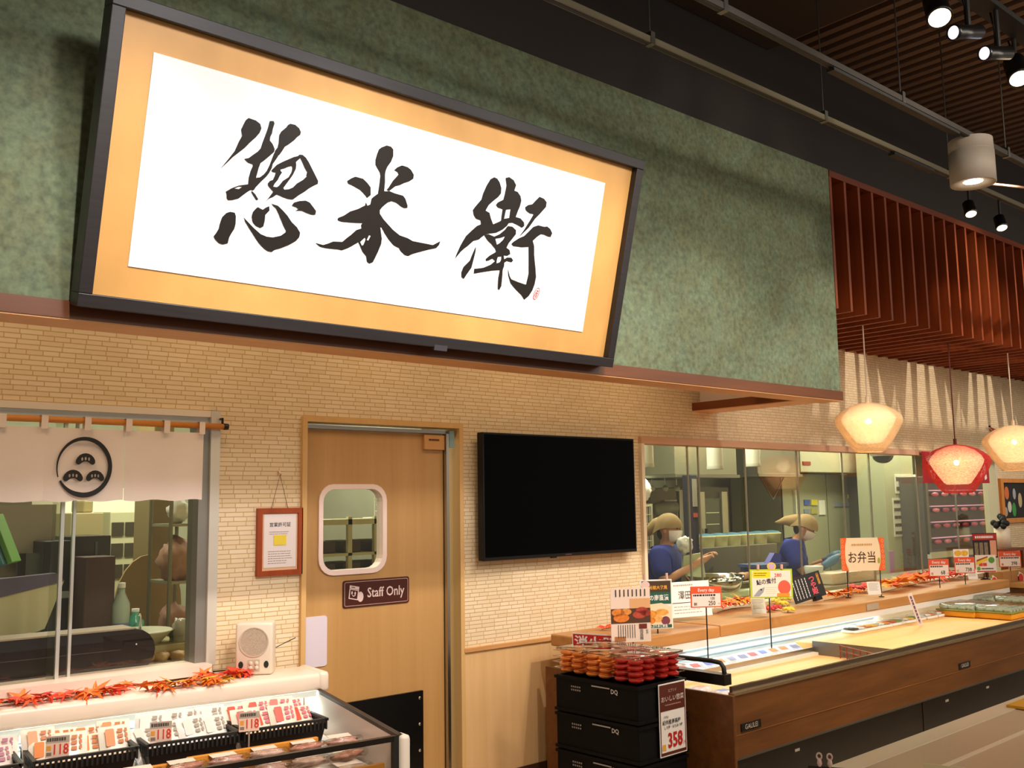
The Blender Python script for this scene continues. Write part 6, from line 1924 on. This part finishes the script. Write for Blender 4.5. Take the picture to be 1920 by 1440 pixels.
    if glove:
        for (wr, pm_, dr) in hands:
            MB().tube([wr - dr * 0.05, wr, wr.lerp(pm_, 0.5), pm_, pm_ + dr * 0.06], [0.036, 0.036, 0.043, 0.042, 0.028], 12).build('glove', mat(glove, 0.5), t, True)
    return t

p1 = at(1247, 990, 0.80)
person('kitchen worker in blue shirt, khaki head scarf and mask lifting a clear bag', (p1.x, 0.80, 0), R(24), (0.0, -0.03, 1.385),
       {'R': [(-0.25, -0.05, 0.98), (-0.12, -0.27, 1.11), (-0.08, -0.34, 1.16)], 'L': [(0.25, -0.06, 0.98), (0.10, -0.28, 1.13), (0.05, -0.35, 1.18)]})
p2 = at(1482, 985, 0.80)
person('kitchen worker in blue shirt and khaki head scarf bending over with blue gloves', (p2.x, 0.80, 0), R(30), (0.0, -0.13, 1.345),
       {'R': [(-0.21, -0.10, 0.95), (-0.12, -0.31, 1.02), (-0.08, -0.38, 1.06)], 'L': [(0.20, -0.10, 0.95), (0.10, -0.32, 1.05), (0.05, -0.39, 1.09)]}, '#4c7088', 1.15, R(24))
q = at(1284, 1022, 0.58)
bg = MB().blob((0, 0, 0), 0.075, 1.0, 0.8, 0.9, amp=0.35, seed=5).build('clear_bag', mat('#dcdad2', 0.25), None, True, q)
tag(bg, 'crumpled clear plastic bag held up by the first worker', 'bag')
q = at(1298, 1082, 0.55)
gs = MB().plate([[(-0.09, -0.14), (0.13, -0.14), (0.10, 0.19), (-0.07, 0.17)]], 0.0, 0.03).build('green_paper_bag', mat('#b4bb92', 0.6), None, False, (q.x, 0.55, q.z))
gs.rotation_euler = (0, 0, R(-25))
tag(gs, 'tall pale green paper bag below the first worker\'s hands', 'bag')
q = at(1517, 1072, 0.5)
tc_ = MB().lathe([(0.0, -0.09), (0.07, -0.09), (0.085, 0.05), (0.08, 0.055), (0.06, 0.0), (0, -0.01)], 16).build('clear_cup', mat('#c8c8bc', 0.2), None, True, (q.x, 0.45, q.z))
tag(tc_, 'pale cup held under the gloved hands of the second worker', 'cup')

# ================================================================== BACK OFFICE BEHIND THE SERVING WINDOW AND THE DOOR
def slab(name, label, cat, px, Y, dpt, m, **k):
    return kbox(name, label, cat, px, Y, dpt, m, **k)
t, w, h = slab('glowing_back_panel', 'pale glowing panel at the back of the serving room', 'screen', (118, 275, 915, 985), 2.9, 0.06, mat('#e8ecd2', 0.6, emit=0.45))  # pale panel with emission added for the bright area at the back
t, w, h = slab('grey_cupboard', 'grey cupboard at the back of the serving room', 'cupboard', (60, 118, 925, 1020), 2.4, 0.4, mat('#a79f88', 0.5), zmin=0.0)
MB().box(-w, w, -0.01, 0.0, 1.30, 1.33).build('shelf_gap', KDARK, t)
MB().box(-0.02, 0.02, -0.03, 0.0, 1.4, 1.5).build('handle', STEEL, t)
t, w, h = slab('dark_cupboard', 'dark brown open cupboard in the serving room', 'cupboard', (-60, 59, 925, 980), 2.4, 0.4, mat('#4a4028', 0.6), zmin=1.2)
MB().sphere((w * 0.62, -0.05, 0.25), 0.1, 0.9, 0.5, 1.4, 10, 8).build('white_bundle', mat('#cfccb8', 0.6), t, True)
MB().box(-w, w, 0.0, 0.4, -1.2, 0.0).build('base_unit', mat('#9a9884', 0.5), t)
t, w, h = slab('copier', 'beige copier with paper trays in the serving room', 'copier', (133, 193, 962, 1010), 1.9, 0.5, mat('#b5a678', 0.5), zmin=0.75)
MB().box(-w * 0.1, w * 0.5, 0.05, 0.3, h, h + 0.08, 0.01).build('document_feeder', mat('#a99a6c', 0.5), t)
for k in range(3):
    MB().box(w * 0.1, w * 0.9, -0.02, 0.0, h * 0.25 + 0.1 * k, h * 0.25 + 0.02 + 0.1 * k).build('tray_slot', KDARK, t)
MB().box(-w, w, 0.02, 0.5, -0.75, 0.0).build('base_cabinet', mat('#8c8468', 0.5), t)
t, w, h = slab('open_shelf', 'pale open shelf unit with dark gaps in the serving room', 'shelf', (207, 286, 960, 1012), 2.2, 0.35, mat('#c4c19c', 0.5), zmin=0.0)
for k in range(3):
    for j in range(3):
        MB().box(-w * 0.92 + j * w * 0.62, -w * 0.38 + j * w * 0.62, -0.008, 0.0, h - 0.16 - 0.14 * k, h - 0.07 - 0.14 * k).build('shelf_gap', mat('#3c3420', 0.6), t)
t, w, h = slab('tan_pillar', 'tan pillar between the serving room windows', 'pillar', (287, 320, 900, 1100), 1.4, 0.3, mat('#8d7b52', 0.6), zmin=0.0, zmax=2.76)
MB().plate([ellipse(-w * 1.2, 1.05, 0.2, 0.3, 24)], -0.02, -0.002).build('round_board', mat('#a58a58', 0.6), t)
# wire rack with bags right of the pillar
a = at(322, 930, 0.9); b = at(368, 1090, 0.9)
rk = thing('wire_rack', 'steel wire rack with pinkish bags beside the serving window jamb', 'rack', (a.x, 0.9, 0))
ww = b.x - a.x
for x in (0, ww):
    for y in (0, 0.3):
        MB().tube([(x, y, 0), (x, y, 1.95)], 0.012, 8).build('post', mat('#8a866c', 0.4, 0.5), rk)
for z in (0.85, 1.2, 1.52, 1.8):
    MB().box(0, ww, 0, 0.3, z, z + 0.015).build('wire_shelf', mat('#9a967c', 0.4, 0.4), rk)
for (z, c, s) in ((1.21, '#b08468', 0.12), (0.87, '#a87a62', 0.11), (1.54, '#d8d4c4', 0.07)):
    MB().blob((ww * 0.55, 0.12, z + s * 0.95), s, 0.85, 0.8, 1.0, amp=0.3, seed=z).build('stored_bag', mat(c, 0.6, var=0.2, scale=12), rk, True)
# dark machines near the glass
t, w, h = slab('black_printer', 'black box printer with glossy side in the serving room', 'printer', (133, 205, 1006, 1110), 1.0, 0.35, mat('#16161a', 0.25), zmin=0.86)
MB().box(w * 0.2, w * 0.32, -0.006, 0.0, h * 0.55, h * 0.95).build('blue_gloss_strip', mat('#4a5a68', 0.2), t)
t, w, h = slab('brown_cardboard_box', 'brown box in front of the black printer', 'box', (160, 215, 1045, 1120), 0.8, 0.2, mat('#4a3228', 0.6), zmin=0.86)
t, w, h = slab('dark_printer', 'dark box machine left of the pane joint in the serving room', 'printer', (83, 132, 1015, 1115), 1.0, 0.35, mat('#201d1c', 0.35), zmin=0.86)
MB().box(-w, w * 0.8, -0.02, 0.0, h * 0.5, h * 0.56).build('silver_strip', mat('#a8b4b8', 0.3), t)
q = at(45, 1050, 0.55)
mn = thing('register_monitor', 'cream backed register monitor tilted in the serving window', 'monitor', (q.x, 0.55, 0.86))
MB().plate([[(-0.22, 0.10), (0.10, 0.20), (0.18, 0.42), (-0.22, 0.34)]], -0.02, 0.04).build('cream_back', mat('#cdbf92', 0.5), mn)
MB().plate([[(-0.22, 0.34), (0.18, 0.42), (0.14, 0.46), (-0.22, 0.44)]], -0.03, 0.03).build('purple_screen_edge', mat('#5c5068', 0.4), mn)
MB().box(-0.25, 0.17, -0.05, 0.06, 0.0, 0.17, 0.03).build('dark_base', mat('#1c1818', 0.4), mn)
q = at(10, 1010, 0.5)
fd = MB().box(-0.012, 0.012, -0.07, 0.07, -0.12, 0.12, 0.004).build('green_folder', mat('#5f9a2c', 0.5), None, False, (q.x + 0.0, 0.5, q.z), (0, R(-22), R(-30)))
tag(fd, 'bright green folder at the left edge of the serving window', 'folder')
fd2 = MB().box(-0.02, 0.02, -0.07, 0.07, -0.12, 0.12, 0.004).build('teal_folder', mat('#2c6a72', 0.5), None, False, (q.x - 0.05, 0.48, q.z - 0.01), (0, R(-22), R(-30)))
tag(fd2, 'teal folder leaning behind the green one', 'folder')
# paper sheets and a white note
q = at(42, 985, 1.2)
pn = MB().box(-0.13, 0.17, 0, 0.01, -0.12, 0.14).build('white_notice', mat('#b9b2a8', 0.6), None, False, (q.x, 1.2, q.z - 0.03))
tag(pn, 'white paper notice standing left in the serving room', 'notice')
MB().box(-0.02, 0.02, -0.02, 0.01, -0.5, -0.12).build('stand', KDARK, pn)
# service counter inside and dark purple scale in front
sc = MB().box(-0.5, 1.93, 0.16, 1.1, 0.82, 0.86).build('service_counter', mat('#a39a80', 0.45))
tag(sc, 'pale service counter inside the serving window', 'counter')
MB().box(-0.4, 1.8, 0.3, 1.0, 0, 0.82).build('plinth', mat('#8c846c', 0.6), sc)
a, b = at(-60, 1175, 0.14), at(290, 1250, 0.14)
t = thing('weighing_machine', 'long dark purple machine with rounded end close behind the glass', 'machine', (b.x, 0.14, 0.86))
pf = []
for k in range(9):
    an = R(-90 + 180 * k / 8)
    pf.append((-0.10 + 0.10 * math.cos(an), 0.105 + 0.10 * math.sin(an)))
MB().plate([[(-1.0, 0.005)] + pf + [(-1.0, 0.205)]], 0.0, 0.16).build('casing', mat('#231a22', 0.3), t)
MB().box(-1.0, -0.16, -0.002, 0.0, 0.115, 0.119).build('casing_seam', mat('#4a3c48', 0.4), t)
MB().box(-1.0, -0.1, 0.0, 0.16, 0.205, 0.212).build('pale_edge', mat('#b8a494', 0.4), t)
MB().sphere((-0.09, -0.002, 0.135), 0.004, n=8, m=6).build('indicator', WHITE, t)
# wash bowl, bottles, bread packs, clear bag
q = at(262, 1135, 0.55)
wbw = MB().lathe([(0.0, 0.0), (0.10, 0.0), (0.16, 0.06), (0.17, 0.065), (0.16, 0.07), (0.0, 0.03)], 24).build('white_bowl', mat('#cfccb4', 0.4), None, True, (q.x, 0.55, 0.94))
tag(wbw, 'white wash bowl behind the serving window', 'bowl')
MB().box(-0.28, 0.22, -0.14, 0.2, -0.08, 0.0).build('bowl_stand', mat('#a79c74', 0.5), wbw)
MB().tube([(0.05, 0.12, 0.03), (0.05, 0.12, 0.13), (0.02, 0.06, 0.14)], 0.008, 8).build('tap', CHROME, wbw, True)
for (px, py, c, hh_, lab) in ((238, 1108, '#aebcb0', 0.24, 'clear blue labelled bottle behind the serving window'), (266, 1095, '#58b8a4', 0.15, 'small teal soap bottle beside the clear bottle')):
    q = at(px, py, 0.72)
    bt = thing('plastic_bottle', lab, 'bottle', (q.x, 0.80, 0.86))
    MB().lathe([(0, 0), (0.045, 0.0), (0.045, hh_ * 1.1), (0.018, hh_ * 1.35), (0.018, hh_ * 1.45), (0, hh_ * 1.45)], 16).build('flask', mat(c, 0.2), bt, True)
    MB().lathe([(0.046, hh_ * 0.3), (0.046, hh_ * 0.7)], 16).build('label', mat('#7a8cae', 0.5), bt, True)
    MB().lathe([(0.02, hh_ * 1.45), (0.02, hh_ * 1.56), (0, hh_ * 1.57)], 12).build('cap', WHITE, bt, True)
brd = MB().blob((0, 0, 0.025), 0.05, 1.3, 0.9, 0.5, 12, 8, 0.3, 3).mesh('bread', mat('#b89468', 0.6, var=0.3, scale=30), True)
for k in range(6):
    q = at(205 + 27 * k, 1162 - 2 * k, 0.34)
    o = inst('bread_roll', brd, None, (q.x, 0.40, 0.862), (0, 0, R(20 * k)))
    tag(o, 'wrapped bread roll, %s from the pane joint on the counter' % ordn[k], 'bread', 'bread rolls on the service counter')
    MB().box(-0.06, 0.06, -0.045, 0.045, 0.0, 0.004).build('wrapper', mat('#cfc8b0', 0.3), o)
cbg = MB().blob((0, 0, 0.09), 0.1, 0.75, 0.6, 1.0, amp=0.35, seed=8).build('clear_bread_bag', mat('#a8a492', 0.2), None, True, (at(345, 1140, 0.5).x, 0.5, 0.86))
tag(cbg, 'crumpled clear bag beside the serving window jamb', 'bag')
ob = MB().sphere((0, 0, 0.05), 0.03, n=10, m=8).build('orange_ball', mat('#d8702c', 0.5), None, True, (at(63, 1112, 0.3).x, 0.34, 0.99))
tag(ob, 'small orange ornament on a bright box in the serving window', 'ornament')
bx = MB().plate([[(-0.05, 0.0), (0.05, 0.0), (0.09, 0.13), (-0.07, 0.13)]], -0.04, 0.04).build('bright_box', mat('#b8c4cc', 0.5), None, False, (at(80, 1140, 0.33).x, 0.36, 0.86))
tag(bx, 'pale blue open box under the orange ornament', 'box')

# shelves seen through the door window
sh = thing('steel_shelf', 'pale steel shelf of dark boxes seen through the door window', 'shelf', (3.55, 1.0, 0))
SHM = mat('#b9b894', 0.45)
for x in (-0.15, 0.05, 0.33):
    MB().box(x - 0.015, x + 0.015, 0.0, 0.03, 0, 1.55).build('upright', SHM, sh)
for z in (1.02, 1.16, 1.30, 1.50):
    MB().box(-0.35, 0.34, 0.0, 0.35, z, z + (0.035 if z > 1.4 else 0.018)).build('shelf_board', SHM, sh)
for z in (1.04, 1.18, 1.32):
    for kx, x in enumerate((-0.30, -0.11, 0.10, 0.25)):
        q = MB().box(-0.07, 0.06, -0.0, 0.25, 0.0, 0.075, 0.006).build('dark_box', mat('#3a2e26', 0.5), None, False, (3.55 + x, 1.03, z))
        tag(q, '%s dark box on the %s shelf behind the door window' % (ordn[kx], {1.04: 'lower', 1.18: 'middle', 1.32: 'upper'}[z]), 'box', 'dark boxes behind the door window')
wbk = thing('wire_basket', 'white wire basket on top of the steel shelf behind the door', 'basket', (3.72, 1.05, 1.537))
for k in range(7):
    MB().tube([(-0.1 + 0.033 * k, 0, 0), (-0.1 + 0.033 * k, 0, 0.14)], 0.003, 5).build('upright_wire', WHITE, wbk)
for k in range(4):
    MB().tube([(-0.1, 0, 0.005 + 0.04 * k), (0.1, 0, 0.005 + 0.04 * k)], 0.003, 5).build('cross_wire', WHITE, wbk)
MB().box(-0.1, 0.1, 0.0, 0.15, 0, 0.006).build('base', WHITE, wbk)

# ================================================================== FAR END OF THE COUNTER
a = at(1868, 1027, -0.35)
st = thing('flower_vase', 'white cylinder vase with black dried flowers beside the framed picture', 'vase', at(1881, 1027, -0.15))
MB().lathe([(0, 0), (0.075, 0), (0.075, 0.20), (0.068, 0.20), (0.068, 0.02), (0, 0.02)], 20).build('vase', mat('#e6d8c0', 0.5), st, True)
for k in range(14):
    MB().sphere((random.uniform(-.08, .08), random.uniform(-.06, .06), 0.24 + random.uniform(-.02, .08)), 0.032, n=8, m=6).build('dark_bloom', mat('#17151a', 0.7), st, True)
p = at(1881, 1027, -0.15)
vt = thing('vase_table', 'small brown table under the white vase', 'table', (p.x, -0.15, 0))
MB().box(-0.22, 0.22, -0.12, 0.12, p.z - 0.03, p.z - 0.001).build('table_top', wood('#7a3a1c', '#8a4622', 'x', 6), vt)
for x in (-0.2, 0.2):
    for y in (-0.1, 0.1):
        MB().box(x - 0.015, x + 0.015, y - 0.015, y + 0.015, 0, p.z - 0.03).build('leg', wood('#7a3a1c', '#8a4622', 'z', 6), vt)
dsx = (RCM @ Vector((LEN + 0.15, 0, 0))).x
ds = thing('wooden_display_stand', 'wooden display stand beyond the end of the counter case', 'display stand', (dsx, -0.75, 0))
MB().box(0, 1.6, -0.3, 0.3, 0, 0.76).build('body', BROWNW, ds)
MB().box(-0.02, 1.62, -0.32, 0.32, 0.76, 0.80).build('top', LEDGEW, ds)
MB().box(0, 1.6, 0.30, 0.42, 0, 0.9).build('back_shelf', LEDGEW, ds)
